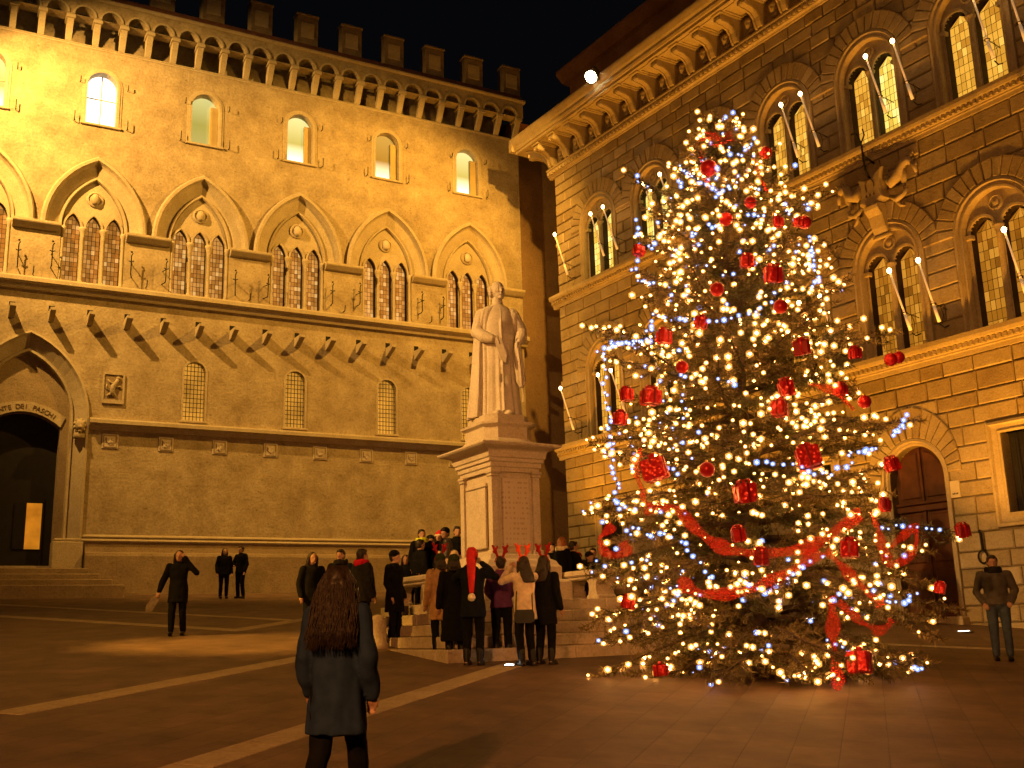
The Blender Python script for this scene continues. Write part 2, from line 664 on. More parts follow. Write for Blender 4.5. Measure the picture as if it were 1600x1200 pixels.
# ================================================================== crenellated palace (A)
palA = thing('crenellated_palace', 'pale floodlit stone palace with battlements and pointed triple windows', 'palace', PA, ANG_A)
BAYS = [-11.65, -7.75, -3.85, 0.05, 3.95, 7.84, 11.72]
XL, XR = -14.5, 14.42
DOOR = -5.72
holes = []
for c in BAYS:
    holes.append([(c - 0.54, 20.95), (c + 0.54, 20.95)] + arc_round(c, 22.56, 0.54)[::-1])
    go = [(c - 1.12, 14.58), (c + 1.12, 14.58), (c + 1.12, 16.72)]
    go += arc_point(c, 1.72, 16.72, 2.68, 10)[::-1]
    go += [(c - 1.12, 16.72)]
    holes.append(go)
LOWB = [0.05, 3.95, 7.84, 11.66]
for c in LOWB:
    holes.append([(c - 0.40, 9.76), (c + 0.40, 9.76)] + arc_round(c, 11.64, 0.40)[::-1])
holes.append([(DOOR - 1.95, 3.0), (DOOR + 1.95, 3.0)] + arc_point(DOOR, 1.95, 9.6, 2.9, 10)[::-1])
mb = MB()
wall_holes(mb, [(XL, 2.4), (XR, 2.4), (XR, 24.1), (XL, 24.1)], holes, 0.0, 0.34)
mb.box(XR - 0.5, XR, 0.002, 9.0, 2.4, 24.1)          # return wall of the right corner
mb.box(XL, XR - 0.5, 0.9, 1.3, 2.4, 26.0)
mb.build('wall', M['stone_a'], palA)

# --- string courses and plinth
def course(name, z0, z1, p, x0=XL, x1=XR + 0.12, mat='stone_a_trim', lip=0.06):
    mb = MB()
    mb.sweep([(0.01, z0), (-p * 0.35, z0), (-p * 0.6, z0 + (z1 - z0) * 0.45), (-p, z0 + (z1 - z0) * 0.55), (-p, z1 - lip), (-p + 0.03, z1), (0.01, z1 + 0.03)], x0, x1)
    return mb.build(name, M[mat], palA)


course('string_course', 14.12, 14.55, 0.34)
course('string_course', 9.2, 9.6, 0.30, DOOR + 2.12)
course('string_course', 9.2, 9.6, 0.30, XL, DOOR - 2.12)
course('base_moulding', 5.36, 5.46, 0.10, DOOR + 2.1)
course('base_moulding', 5.20, 5.32, 0.17, DOOR + 2.1)
mb = MB()
mb.sweep([(0.0, 2.4), (-0.42, 2.4), (-0.42, 4.72), (-0.38, 4.83), (-0.12, 4.87), (-0.09, 5.19), (0.0, 5.19)], DOOR + 2.22, XR + 0.4)
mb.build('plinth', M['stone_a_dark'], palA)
course('wall_ledge', 24.02, 24.14, 0.07)

# --- upper windows
M['win_white'] = glow('lit_window_white', (1.0, 0.93, 0.72), 2.4)
M['win_yellow'] = glow_grad('lit_window_yellow', (1.0, 0.9, 0.6), 2.4, (0.85, 0.72, 0.16), 0.75, (1.0, 0.9, 0.35), 1.0, 20.95, 23.1)
M['win_green'] = glow_grad('lit_window_green', (0.85, 0.72, 0.2), 0.62, (0.75, 0.66, 0.13), 0.58, (0.95, 0.85, 0.30), 0.8, 20.95, 23.1)
M['win_amber'] = glow_grad('lit_window_amber', (1.0, 0.88, 0.5), 2.2, (0.85, 0.42, 0.05), 0.45, (0.95, 0.55, 0.10), 0.6, 20.95, 23.1)
M['room_wall'] = plain('room_wall', (0.42, 0.33, 0.16), 0.8, 0, 0.1, 2, 0)
M['lit_sill'] = glow('lit_sill', (1.0, 0.9, 0.6), 2.4)
M['frame'] = plain('painted_frame', (0.34, 0.28, 0.18), 0.6, 0, 0.2, 12, 0.1)
UPM = ['win_green', 'win_yellow', 'win_white', 'win_green', 'win_yellow', 'win_amber', 'win_yellow']
for i, c in enumerate(BAYS):
    w = thing('arched_window', None, None)
    w.parent = palA
    mb = MB()                                  # moulded surround
    for r0, r1, y0 in ((0.545, 0.64, -0.05), (0.64, 0.72, -0.025)):
        a = [(c - r1, 20.93)] + arc_round(c, 22.56, r1, 14) + [(c + r1, 20.93)]
        b = [(c - r0, 20.93)] + arc_round(c, 22.56, r0, 14) + [(c + r0, 20.93)]
        loft_strip(mb, [[(x, 0.0, z) for x, z in a], [(x, y0, z) for x, z in a], [(x, y0, z) for x, z in b], [(x, 0.15, z) for x, z in b]])
    mb.build('surround', M['stone_a_trim'], w)
    mb = MB()
    mb.bbox(c - 0.74, c + 0.74, -0.10, 0.3, 20.86, 20.945, 0.015)
    mb.build('sill', M['stone_a_trim'], w)
    mb = MB()                                  # lit glazing set back, pane on each side of a mullion
    pl = [(c - 0.54, 20.95), (c + 0.54, 20.95)] + arc_round(c, 22.56, 0.54)[::-1]
    mb.prism(pl, 0.33, 0.36)
    mb.build('pane', M[UPM[i]], w)
    mb = MB()
    if i in (1, 2):
        mb.box(c - 0.02, c + 0.02, 0.29, 0.327, 20.95, 23.1)
        mb.box(c - 0.54, c + 0.54, 0.295, 0.325, 22.1, 22.14)
    else:                                       # lamp-lit inner reveal and shutter leaf
        mb.box(c + 0.24, c + 0.53, 0.18, 0.31, 20.96, 22.7)
    mb.build('shutter' if i not in (1, 2) else 'glazing_bar', M['frame'] if i in (1, 2) else M['room_wall'], w)
    if i in ():
        mb = MB()
        mb.prism([(c - 0.5, 20.97), (c + 0.22, 20.97), (c + 0.22, 21.35), (c - 0.5, 21.5)], 0.315, 0.325)
        mb.build('lamp_lit_blind', M['lit_sill'], w)

# --- iron hooks beside the upper windows
def hook_mesh():
    mb = MB()
    mb.tube([(0, 0, 0), (0, -0.16, 0), (0, -0.2, 0.05), (0, -0.2, 0.34)], 0.018, 5)
    mb.tube([(0, -0.13, 0), (0.05, -0.13, -0.02)], 0.014, 4)
    return mb


hk = hook_mesh().build('iron_hook', M['iron'], palA)
first = True
for c in BAYS[1:]:
    for dx, z in ((-0.95, 20.92), (0.95, 20.92), (-0.82, 22.55), (0.9, 22.55)):
        if first:
            hk.location = (c + dx, 0, z)
            first = False
        else:
            inst('iron_hook', hk, palA, (c + dx, 0, z), scale=(1, 1, 1 if z < 22 else 0.5))

# --- gothic windows
M['pane'] = [glow('leaded_glass_%s' % s, col, st, base=(0.10, 0.05, 0.015), rough=0.35) for s, col, st in
             (('amber', (0.95, 0.41, 0.08), 0.66), ('brown', (0.85, 0.33, 0.05), 0.50), ('honey', (1.0, 0.52, 0.14), 0.85), ('rust', (0.75, 0.27, 0.035), 0.44))]
M['lead'] = plain('lead_came', (0.03, 0.02, 0.015), 0.6, 0.3, 0.2, 20, 0)


def pane_grid(mb, x0, x1, z0, ztop, cols, rows, y, lim, rnd, mats=4, gap=0.012, weights=None):
    """leaded panes; lim(z) gives half-width of the light about its middle"""
    cx = (x0 + x1) / 2
    dx, dz = (x1 - x0) / cols, (ztop - z0) / rows
    for j in range(rows):
        za, zb = z0 + j * dz, z0 + (j + 1) * dz
        ha, hb = lim(za), lim(zb)
        for i in range(cols):
            xa, xb = x0 + i * dx + gap / 2, x0 + (i + 1) * dx - gap / 2
            q = [(max(cx - ha, min(cx + ha, xa)), za + gap / 2), (max(cx - ha, min(cx + ha, xb)), za + gap / 2),
                 (max(cx - hb, min(cx + hb, xb)), zb - gap / 2), (max(cx - hb, min(cx + hb, xa)), zb - gap / 2)]
            if q[1][0] - q[0][0] < 0.01:
                continue
            if weights:
                mi = rnd.choices(range(mats), weights)[0]
            else:
                mi = rnd.randrange(mats)
            t = rnd.uniform(-0.004, 0.004)
            mb.add([(q[0][0], y + t, q[0][1]), (q[1][0], y - t, q[1][1]), (q[2][0], y - t, q[2][1]), (q[3][0], y + t, q[3][1])], [(0, 1, 2, 3)], mi)


def arch_half(w, h, z0):
    R = (w * w + h * h) / (2 * w)
    def f(z):
        if z <= z0:
            return w
        t = z - z0
        if t >= h:
            return 0.0
        return max(0.0, sqrt(max(0, R * R - t * t)) - (R - w))
    return f


for bi, c in enumerate(BAYS):
    w = thing('triple_window', None, None)
    w.parent = palA
    rnd = random.Random(40 + bi)
    n = 10
    def arch(wd, h):
        return arc_point(c, wd, 16.72, h, n)
    # splayed archivolt with a hood roll
    prof = [(1.84, 2.84, 0.0), (1.86, 2.86, -0.16), (1.80, 2.80, -0.24), (1.70, 2.68, -0.24), (1.66, 2.63, -0.10), (1.60, 2.56, -0.02), (1.22, 2.13, 0.16),
            (1.20, 2.11, 0.06), (1.13, 2.03, 0.05), (1.10, 2.0, 0.12), (1.10, 2.0, 0.34)]
    mb = MB()
    loft_strip(mb, [[(x, y, z) for x, z in arch(wd, h)] for wd, h, y in prof])
    mb.build('archivolt', M['stone_a_trim'], w)
    # jamb rolls beside the lights
    for s in (-1, 1):
        mb = MB()
        mb.lathe([(0.085, 14.6), (0.085, 14.68), (0.06, 14.74), (0.055, 16.4), (0.07, 16.45), (0.10, 16.6), (0.10, 16.72)], 10, (c + s * 1.05, 0.06, 0))
        mb.build('jamb_column', M['stone_a_trim'], w, True)
    # tympanum slab with three pointed lights
    TY = 0.20
    lights = [c - 0.72, c, c + 0.72]
    hl = [[(q - 0.27, 14.6), (q + 0.27, 14.6)] + arc_point(q, 0.27, 16.78, 0.52, 6)[::-1] for q in lights]
    outer = [(c - 1.08, 14.59), (c + 1.08, 14.59)] + arc_point(c, 1.08, 16.72, 1.98, 10)[::-1]
    mb = MB()
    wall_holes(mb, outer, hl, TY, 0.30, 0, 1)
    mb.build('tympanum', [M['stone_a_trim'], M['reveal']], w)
    for q in lights:                              # cusped rim
        mb = MB()
        o_ = arc_point(q, 0.345, 16.78, 0.62, 6)
        i_ = arc_point(q, 0.275, 16.78, 0.53, 6)
        loft_strip(mb, [[(x, TY - 0.001, z) for x, z in o_], [(x, TY - 0.07, z) for x, z in o_], [(x, TY - 0.07, z) for x, z in i_], [(x, TY + 0.02, z) for x, z in i_]])
        mb.build('light_moulding', M['stone_a_trim'], w)
    for q in (c - 0.36, c + 0.36):                # slender columns with leafy capitals
        mb = MB()
        mb.lathe([(0.11, 14.6), (0.11, 14.66), (0.08, 14.72), (0.062, 14.78), (0.058, 16.36), (0.075, 16.40), (0.065, 16.44), (0.12, 16.62), (0.145, 16.70), (0.145, 16.78)], 10, (q, TY - 0.08, 0))
        mb.build('column', M['stone_a_trim'], w, True)
    # roundel with shield
    mb = MB()
    mb.lathe([(0.30, 0.0), (0.30, 0.06), (0.24, 0.09), (0.23, 0.05), (0.02, 0.05)], 20)
    mb.v = [(c + x, TY - z, 17.98 + y) for x, y, z in mb.v]
    mb.build('roundel', M['stone_a_trim'], w, False)
    mb = MB()
    mb.ball((c, TY - 0.10, 17.96), 0.16, 0.13, 0.23, 10, 7)
    mb.build('shield', M['marble'] if bi in (4, 5, 6) else M['stone_a_trim'], w, True)
    # leaded glass
    for q in lights:
        mb = MB()
        mb.box(q - 0.27, q + 0.27, 0.43, 0.46, 14.6, 17.32)
        mb.build('lead_lattice', M['lead'], w)
        mb = MB()
        wts = [(5, 4, 1.2, 1.5), (3, 5, 1, 3), (3, 5, 1, 3), (5, 4, 2, 2), (4, 5, 1.2, 2), (5, 4, 2, 2), (4, 4, 2, 2)][bi]
        pane_grid(mb, q - 0.27, q + 0.27, 14.6, 17.32, 4, 15, 0.422, arch_half(0.27, 0.52, 16.78), rnd, 4, 0.016, wts)
        tag(mb.build('glass_pane', M['pane'], w), kind='stuff')
    mb = MB()
    mb.bbox(c - 1.2, c + 1.2, -0.12, 0.35, 14.553, 14.62, 0.02)
    mb.build('sill', M['stone_a_trim'], w)

# impost ledges between the windows
for a, b in zip(BAYS[:-1], BAYS[1:]):
    mb = MB()
    mb.sweep([(0.02, 16.42), (-0.12, 16.46), (-0.26, 16.60), (-0.28, 16.64), (-0.28, 16.72), (0.02, 16.75)], a + 1.15, b - 1.15)
    mb.build('impost_ledge', M['stone_a_trim'], palA)
mb = MB()
mb.sweep([(0.02, 16.42), (-0.12, 16.46), (-0.26, 16.60), (-0.28, 16.64), (-0.28, 16.72), (0.02, 16.75)], BAYS[-1] + 1.15, XR)
mb.build('impost_ledge', M['stone_a_trim'], palA)

# torch irons between the windows
mb = MB()
mb.tube([(0, 0.02, 0), (0, -0.30, 0.0), (0, -0.34, 0.06), (0, -0.34, 0.75), (0.05, -0.34, 0.85)], 0.022, 5)
mb.tube([(0, 0.02, 0.5), (0, -0.34, 0.5)], 0.018, 5)
mb.tube([(-0.09, -0.34, 0.55), (0, -0.36, 0.50), (0.09, -0.34, 0.55)], 0.02, 5)
mb.ball((0, -0.34, 0.9), 0.04, n=6, k=4)
ti = mb.build('torch_iron', M['iron'], palA)
ti.location = (BAYS[0] + 1.5, 0, 15.0)
for a, b in zip(BAYS[:-1], BAYS[1:]):
    for x in (a + 1.42, b - 1.38):
        inst('torch_iron', ti, palA, (x, 0, 14.95 + 0.1 * sin(x * 7)), (0, 0, 0.3 * sin(x * 3)))
    mb = MB()
    mb.tube([(a + 1.95, 0, 14.72), (a + 1.95, -0.22, 14.72), (a + 1.95, -0.26, 14.95)], 0.02, 5)
    mb.build('iron_spike', M['iron'], palA)

# row of square sockets and stone brackets under the windows
mb = MB()
mb.box(-0.10, 0.10, -0.004, 0.01, -0.10, 0.10)
sk = mb.build('socket', M['dark'], palA)
mb = MB()
mb.sweep([(0.05, -0.50), (-0.12, -0.48), (-0.42, -0.36), (-0.70, -0.24), (-0.70, -0.135), (0.05, -0.125)], -0.10, 0.10)
br = mb.build('stone_bracket', M['stone_a_trim'], palA)
k = 0
for i in range(-3, 16):
    x = -6.39 + 1.296 * i
    if not (XL + 0.3 < x < XR - 0.3):
        continue
    if k == 0:
        sk.location = br.location = (x, 0, 13.52)
    else:
        inst('socket', sk, palA, (x, 0, 13.52))
        inst('stone_bracket', br, palA, (x, 0, 13.52), scale=(1 + 0.1 * sin(i * 5), 1, 1))
    k += 1

# low windows with iron grilles
M['low_glow'] = glow('lit_low_window', (1.0, 0.42, 0.045), 0.62, base=(0.05, 0.025, 0.01), var=0.35, scale=1.1)
for i, c in enumerate(LOWB):
    w = thing('grille_window', None, None)
    w.parent = palA
    mb = MB()
    mb.prism([(c - 0.40, 9.76), (c + 0.40, 9.76)] + arc_round(c, 11.64, 0.40)[::-1], 0.30, 0.33)
    mb.build('pane', M['low_glow'], w)
    mb = MB()
    for r0, r1, y0 in ((0.40, 0.47, -0.02),):
        a = [(c - r1, 9.7)] + arc_round(c, 11.64, r1, 12) + [(c + r1, 9.7)]
        b = [(c - r0, 9.7)] + arc_round(c, 11.64, r0, 12) + [(c + r0, 9.7)]
        loft_strip(mb, [[(x, 0.0, z) for x, z in a], [(x, y0, z) for x, z in a], [(x, y0, z) for x, z in b], [(x, 0.1, z) for x, z in b]])
    mb.bbox(c - 0.5, c + 0.5, -0.09, 0.3, 9.68, 9.765, 0.015)
    mb.build('surround', M['stone_a_trim'], w)
    f = arch_half(0.40, 0.40, 11.64)
    for q in range(1, 6):
        x = -0.40 + 0.8 * q / 6
        mb = MB()
        mb.tube([(c + x, 0.12, 9.77), (c + x, 0.12, 11.64 + sqrt(max(0, 0.16 - x * x)))], 0.014, 4)
        mb.build('grille_bar', M['iron'], w)
    for q in range(1, 13):
        z = 9.77 + 2.27 * q / 13
        h = 0.4 if z < 11.64 else sqrt(max(0, 0.16 - (z - 11.64) ** 2))
        mb = MB()
        mb.tube([(c - h, 0.10, z), (c + h, 0.10, z)], 0.014, 4)
        mb.build('grille_bar', M['iron'], w)

# carved plaques under the lower course, relief panel beside the door
def plaque(x0, x1, z0, z1, seed, pale=False):
    r = random.Random(seed)
    mb = MB()
    mb.prism([(x0, z0), (x1, z0), (x1, z1), (x0, z1)], -0.03, 0.02, 0.012)
    p = mb.build('stone_plaque', M['marble'], palA)
    mb = MB()
    g = 0.05
    for a, b, cc, d in ((x0 + g, x1 - g, z1 - g - 0.025, z1 - g), (x0 + g, x1 - g, z0 + g, z0 + g + 0.025), (x0 + g, x0 + g + 0.025, z0 + g + 0.026, z1 - g - 0.026), (x1 - g - 0.025, x1 - g, z0 + g + 0.026, z1 - g - 0.026)):
        mb.box(a, b, -0.045, -0.025, cc, d)
    mb.build('plaque_rim', M['stone_a_dark'], p)
    mb = MB()
    cx, cz = (x0 + x1) / 2, (z0 + z1) / 2
    w = (x1 - x0) * 0.26
    mb.prism([(cx - w, cz + w), (cx - w * 0.9, cz - w * 0.2), (cx, cz - w * 1.1), (cx + w * 0.9, cz - w * 0.2), (cx + w, cz + w), (cx, cz + w * 0.8)], -0.06, -0.02, 0.015)
    for i in range(5):
        mb.ball((cx + r.uniform(-w, w) * 0.7, -0.065, cz + r.uniform(-w, w) * 0.7), w * 0.28, 0.02, w * 0.3, 6, 4)
    mb.build('carved_shield', M['marble'], p)


for i, (x0, x1) in enumerate(((-3.13, -2.57), (-1.17, -0.64), (0.79, 1.33), (2.74, 3.28), (4.71, 5.27), (6.66, 7.21), (8.63, 9.15), (10.6, 11.1))):
    plaque(x0, x1, 8.55, 9.10, i)
mb = MB()
mb.prism([(-3.23, 10.28), (-2.47, 10.28), (-2.47, 11.33), (-3.23, 11.33)], -0.03, 0.02, 0.01)
rp_ = mb.build('relief_panel', M['stone_a_dark'], palA)
mb = MB()
for a, b, cc, d in ((-3.23, -2.47, 11.27, 11.33), (-3.23, -2.47, 10.2, 10.34), (-3.23, -3.17, 10.342, 11.268), (-2.53, -2.47, 10.342, 11.268)):
    mb.box(a, b, -0.07, -0.02, cc, d)
mb.build('relief_frame', M['stone_a_trim'], rp_)
mb = MB()                                         # rampant beast in relief
mb.tube([(-2.75, -0.05, 10.45), (-2.9, -0.06, 10.62), (-2.86, -0.07, 10.85), (-2.76, -0.07, 11.0), (-2.72, -0.06, 11.1)], [0.05, 0.09, 0.09, 0.07, 0.06], 7)
mb.ball((-2.70, -0.07, 11.15), 0.075, 0.05, 0.06, 8, 5)
mb.tube([(-2.83, -0.06, 10.93), (-2.98, -0.06, 10.98), (-3.05, -0.05, 11.08)], [0.04, 0.03, 0.02], 5)
mb.tube([(-2.80, -0.06, 10.8), (-2.62, -0.06, 10.85), (-2.58, -0.05, 10.76)], [0.04, 0.03, 0.02], 5)
mb.tube([(-2.9, -0.06, 10.58), (-3.05, -0.06, 10.5), (-3.02, -0.05, 10.4)], [0.05, 0.035, 0.025], 5)
mb.tube([(-2.95, -0.06, 10.66), (-3.1, -0.05, 10.75), (-3.08, -0.05, 10.9)], [0.03, 0.02, 0.02], 5)
mb.build('carved_beast', M['stone_a_trim'], rp_, True)

# --- battlement: corbels, little arches, parapet, merlons
mb = MB()
prof = [(0.02, 24.14), (-0.06, 24.14), (-0.20, 24.30), (-0.36, 24.55), (-0.48, 24.76), (-0.50, 24.80), (-0.50, 24.84), (0.02, 24.84)]
mb.sweep(prof, -0.11, 0.11)
mb.box(-0.16, 0.16, -0.58, 0.02, 24.842, 24.97)
mb.box(-0.135, 0.135, -0.55, 0.02, 24.972, 25.01)
cb = mb.build('corbel', M['stone_a_trim'], palA)
xs = []
x = 14.2
while x > XL:
    xs.append(x)
    x -= 0.97
cb.location = (xs[0], 0, 0)
for x in xs[1:]:
    inst('corbel', cb, palA, (x, 0, 0))
hol = []
for x in xs[1:]:
    hol.append([(x + 0.97 / 2 - 0.36, 25.0), (x + 0.97 / 2 + 0.36, 25.0)] + arc_round(x + 0.97 / 2, 25.03, 0.36, 10)[::-1])
mb = MB()
wall_holes(mb, [(XL, 24.99), (XR, 24.99), (XR, 25.74), (XL, 25.74)], hol, -0.56, 0.55)
mb.build('corbel_arcade', M['stone_a'], palA)
for x in xs[1:]:                                # raised rim of each arch
    mb = MB()
    o_ = arc_round(x + 0.485, 25.03, 0.43, 10)
    i_ = arc_round(x + 0.485, 25.03, 0.36, 10)
    loft_strip(mb, [[(px_, -0.56, z) for px_, z in o_], [(px_, -0.60, z) for px_, z in o_], [(px_, -0.60, z) for px_, z in i_], [(px_, -0.5, z) for px_, z in i_]])
    mb.build('arch_rim', M['stone_a_trim'], palA)
mb = MB()
mb.sweep([(0.5, 25.742), (-0.60, 25.742), (-0.66, 25.80), (-0.66, 25.86), (0.5, 25.86)], XL, XR + 0.1)
mb.build('parapet_cornice', M['stone_a_trim'], palA)
mb = MB()
mb.sweep([(0.3, 25.862), (-0.62, 25.862), (-0.40, 26.20), (0.3, 26.20)], XL, XR)
mb.build('tiled_ledge', M['tile'], palA)
mb = MB()
mb.bbox(-0.46, 0.46, -0.40, 0.12, 26.202, 27.52, 0.02)
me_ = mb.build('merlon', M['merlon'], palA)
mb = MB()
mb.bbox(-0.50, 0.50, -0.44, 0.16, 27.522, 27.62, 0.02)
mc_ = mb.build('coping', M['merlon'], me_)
mb = MB()
mb.prism([(-0.28, 26.5), (0.28, 26.5), (0.28, 27.2), (-0.28, 27.2)], -0.43, -0.38, 0.01)
mi_ = mb.build('carved_shield', M['stone_a_trim'], me_)
x = 13.95
me_.location = (x, 0, 0)
while x > XL:
    x -= 1.975
    o = inst('merlon', me_, palA, (x, 0, 0))
    inst('coping', mc_, o)
    inst('carved_shield', mi_, o, scale=(1, 1, 1))

# --- great doorway
dr = thing('doorway', None, None)
dr.parent = palA
mb = MB()
prof = [(2.10, 3.02, 0.0), (2.10, 3.02, -0.12), (2.02, 2.94, -0.14), (1.95, 2.86, -0.04), (1.62, 2.45, 0.22), (1.60, 2.42, 0.14), (1.52, 2.33, 0.14), (1.50, 2.3, 0.40)]
lines = []
for wd, h, y in prof:
    a = arc_point(DOOR, wd, 9.6, h, 10)
    lines.append([(a[0][0], y, 4.25)] + [(x, y, z) for x, z in a] + [(a[-1][0], y, 4.25)])
loft_strip(mb, lines)
mb.build('door_arch', M['stone_a_trim'], dr)
# tympanum over a segmental lintel
seg = [(DOOR + 1.22 * sin(t), 8.1 + 1.66 * cos(t) * 1.0) for t in [(-0.8 + 1.6 * i / 12) for i in range(13)]]
seg = [(DOOR - 1.22 + 2.44 * i / 12, 9.28 + 0.5 * (1 - ((i - 6) / 6.0) ** 2)) for i in range(13)]
mb = MB()
hole = [(DOOR - 1.22, 4.2), (DOOR + 1.22, 4.2)] + seg[::-1]
outer = [(DOOR - 1.55, 4.25 - 0.1), (DOOR + 1.55, 4.25 - 0.1)] + arc_point(DOOR, 1.55, 9.6, 2.35, 10)[::-1]
wall_holes(mb, outer, [hole], 0.38, 0.5)
mb.build('tympanum', M['stone_a_dark'], dr)
mb = MB()
up_ = [(x + (x - DOOR) * 0.12, z + 0.36) for x, z in seg]
loft_strip(mb, [[(x, 0.38, z) for x, z in up_], [(x, 0.33, z) for x, z in up_], [(x, 0.33, z) for x, z in seg], [(x, 0.42, z) for x, z in seg]])
mb.build('lintel_band', M['stone_a_trim'], dr)
mb = MB()
mb.prism(hole, 0.87, 0.9)
mb.build('door_leaf', M['dark'], dr)
M['orange'] = glow('lit_doorway_panel', (1.0, 0.36, 0.02), 0.42, base=(0.3, 0.1, 0.01), var=0.25, scale=3.0)
mb = MB()
mb.box(DOOR + 0.36, DOOR + 0.86, 0.84, 0.868, 5.02, 6.62)
mb.build('lit_panel', M['orange'], dr)
mb = MB()
M['blackframe'] = plain('dark_door', (0.006, 0.006, 0.008), 0.4, 0, 0.2, 5, 0)
mb.box(DOOR - 0.02, DOOR + 0.34, 0.83, 0.868, 5.02, 6.62)
mb.box(DOOR + 0.88, DOOR + 0.93, 0.82, 0.868, 4.4, 6.8)
mb.build('door_wing', M['blackframe'], dr)
for s in (-1, 1):                              # jamb bases
    mb = MB()
    x0, x1 = DOOR + s * 1.16, DOOR + s * 2.16
    x0, x1 = min(x0, x1), max(x0, x1)
    mb.bbox(x0, x1, -0.20, 0.45, 4.2, 5.22, 0.03)
    mb.bbox(x0 + 0.05, x1 - 0.05, -0.16, 0.45, 5.222, 5.33, 0.03)
    mb.build('jamb_base', M['stone_a_trim'], dr)
mb = MB()
mb.box(DOOR - 1.2, DOOR + 1.2, 0.1, 0.9, 4.2, 4.40)
mb.build('threshold', M['stone_a_trim'], dr)
mb = MB()                                      # lion head at the impost
mb.ball((DOOR + 1.80, -0.18, 9.30), 0.17, 0.17, 0.22, 10, 7)
mb.ball((DOOR + 1.80, -0.33, 9.22), 0.09, 0.09, 0.08, 8, 6)
mb.ball((DOOR + 1.80, -0.30, 9.08), 0.07, 0.07, 0.05, 8, 5)
for i in range(9):
    a = pi * 2 * i / 9
    mb.ball((DOOR + 1.80 + 0.17 * cos(a), -0.14, 9.30 + 0.21 * sin(a)), 0.065, 0.08, 0.075, 6, 5)
mb.bbox(DOOR + 1.62, DOOR + 1.98, -0.2, 0.1, 8.86, 9.02, 0.02)
mb.build('lion_head', M['stone_a_trim'], dr, True)
# inscription on the band
txt = 'MONTE DEI PASCHI'
TEXT_JOBS = []
for i, ch in enumerate(txt):
    if ch == ' ':
        continue
    t = -1.02 + 2.04 * (i + 0.5) / len(txt)
    z = 9.28 + 0.5 * (1 - (t / 1.22) ** 2) + 0.09
    cu = bpy.data.curves.new('letter', 'FONT')
    cu.body = ch
    cu.size = 0.24
    cu.extrude = 0.008
    cu.align_x = 'CENTER'
    TEXT_JOBS.append((cu, (DOOR + t, 0.322, z), (pi / 2, -atan2(-2 * 0.5 * t / 1.22 ** 2, 1) * 1.0, 0), dr))

# steps before the door
st = thing('door_steps', 'broad worn stone steps before the great pointed doorway', 'steps', PA, ANG_A)
for i in range(4):
    mb = MB()
    mb.bbox(-14, DOOR + 2.25 + 0.33 * i, -1.35 - 0.36 * i, 0.0 + 0.002 * i, 2.4, 4.24 - 0.20 * i, 0.03)
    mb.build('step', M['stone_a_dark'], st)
# ================================================================== rusticated palace (B)
palB = thing('rusticated_palace', 'amber lit rusticated stone palace with round arched twin windows and deep bracketed eaves', 'palace', PB, ANG_B)
BB = [4.4, 1.05, -2.3, -5.65, -9.0, -12.3, -15.65]
BX0, BX1 = -18.5, 7.0
DB_X = -2.2
WIN_R, VO_R = 1.2, 1.75
FLOORS = [(8.95, 11.60), (15.2, 17.52)]          # sill and spring of the two window storeys
# core wall with openings
holes = []
for c in BB:
    for zs, zp in FLOORS:
        holes.append([(c - 1.0, zs), (c + 1.0, zs)] + arc_round(c, zp, 1.0, 14)[::-1])
    if abs(c - DB_X) > 0.5:
        holes.append([(c - 0.62, 4.30), (c + 0.62, 4.30), (c + 0.62, 6.28), (c - 0.62, 6.28)])
holes.append([(DB_X - 0.85, 1.0), (DB_X + 0.85, 1.0)] + arc_round(DB_X, 5.5, 0.85, 14)[::-1])
mb = MB()
wall_holes(mb, [(BX0, 0.2), (BX1, 0.2), (BX1, 20.5), (BX0, 20.5)], holes, 0.0, 0.5)
mb.box(BX0, BX1, 0.85, 1.1, 0.2, 22.0)
mb.build('wall', M['stone_b_core'], palB)


def px_of(p):
    d = p - CAM
    w = d.dot(fw)
    return 800 + F_PX * d.dot(rt) / w, 600 - F_PX * d.dot(up) / w


# --- ashlar blocks
def keepouts():
    ko = []
    for c in BB:
        for zs, zp in FLOORS:
            ko.append((c, zs, zp, WIN_R, VO_R, VO_R))
        if abs(c - DB_X) > 0.5:
            ko.append((c, 3.96, 6.60, 0.98, None, None))
    ko.append((DB_X, 0.0, 5.5, 1.05, 1.46, 1.9))
    return ko


KO = keepouts()
rb = random.Random(11)


def span_limits(z0, z1):
    """x intervals of this row that are taken by openings"""
    out = []
    for c, zs, zp, r, vo, voz in KO:
        if vo is None:
            if z1 > zs + 0.02 and z0 < zp - 0.02:
                out.append((c - r, c + r))
            continue
        if z1 <= zs + 0.02:
            continue
        if z0 < zp:
            out.append((c - r, c + r))
            if z1 > zp + 0.3:
                pass
        elif z0 - zp < r:
            h = sqrt(max(0.0, r * r - (z0 - zp) ** 2))
            if h > 0.03:
                out.append((c - h - 0.02, c + h + 0.02))
    return sorted(out)


def rows_between(za, zb, h):
    n = max(1, round((zb - za) / h))
    e = [za]
    for i in range(n):
        e.append(za + (zb - za) * (i + 1) / n)
    for i in range(1, n):
        e[i] += rb.uniform(-0.04, 0.04)
    return list(zip(e[:-1], e[1:]))


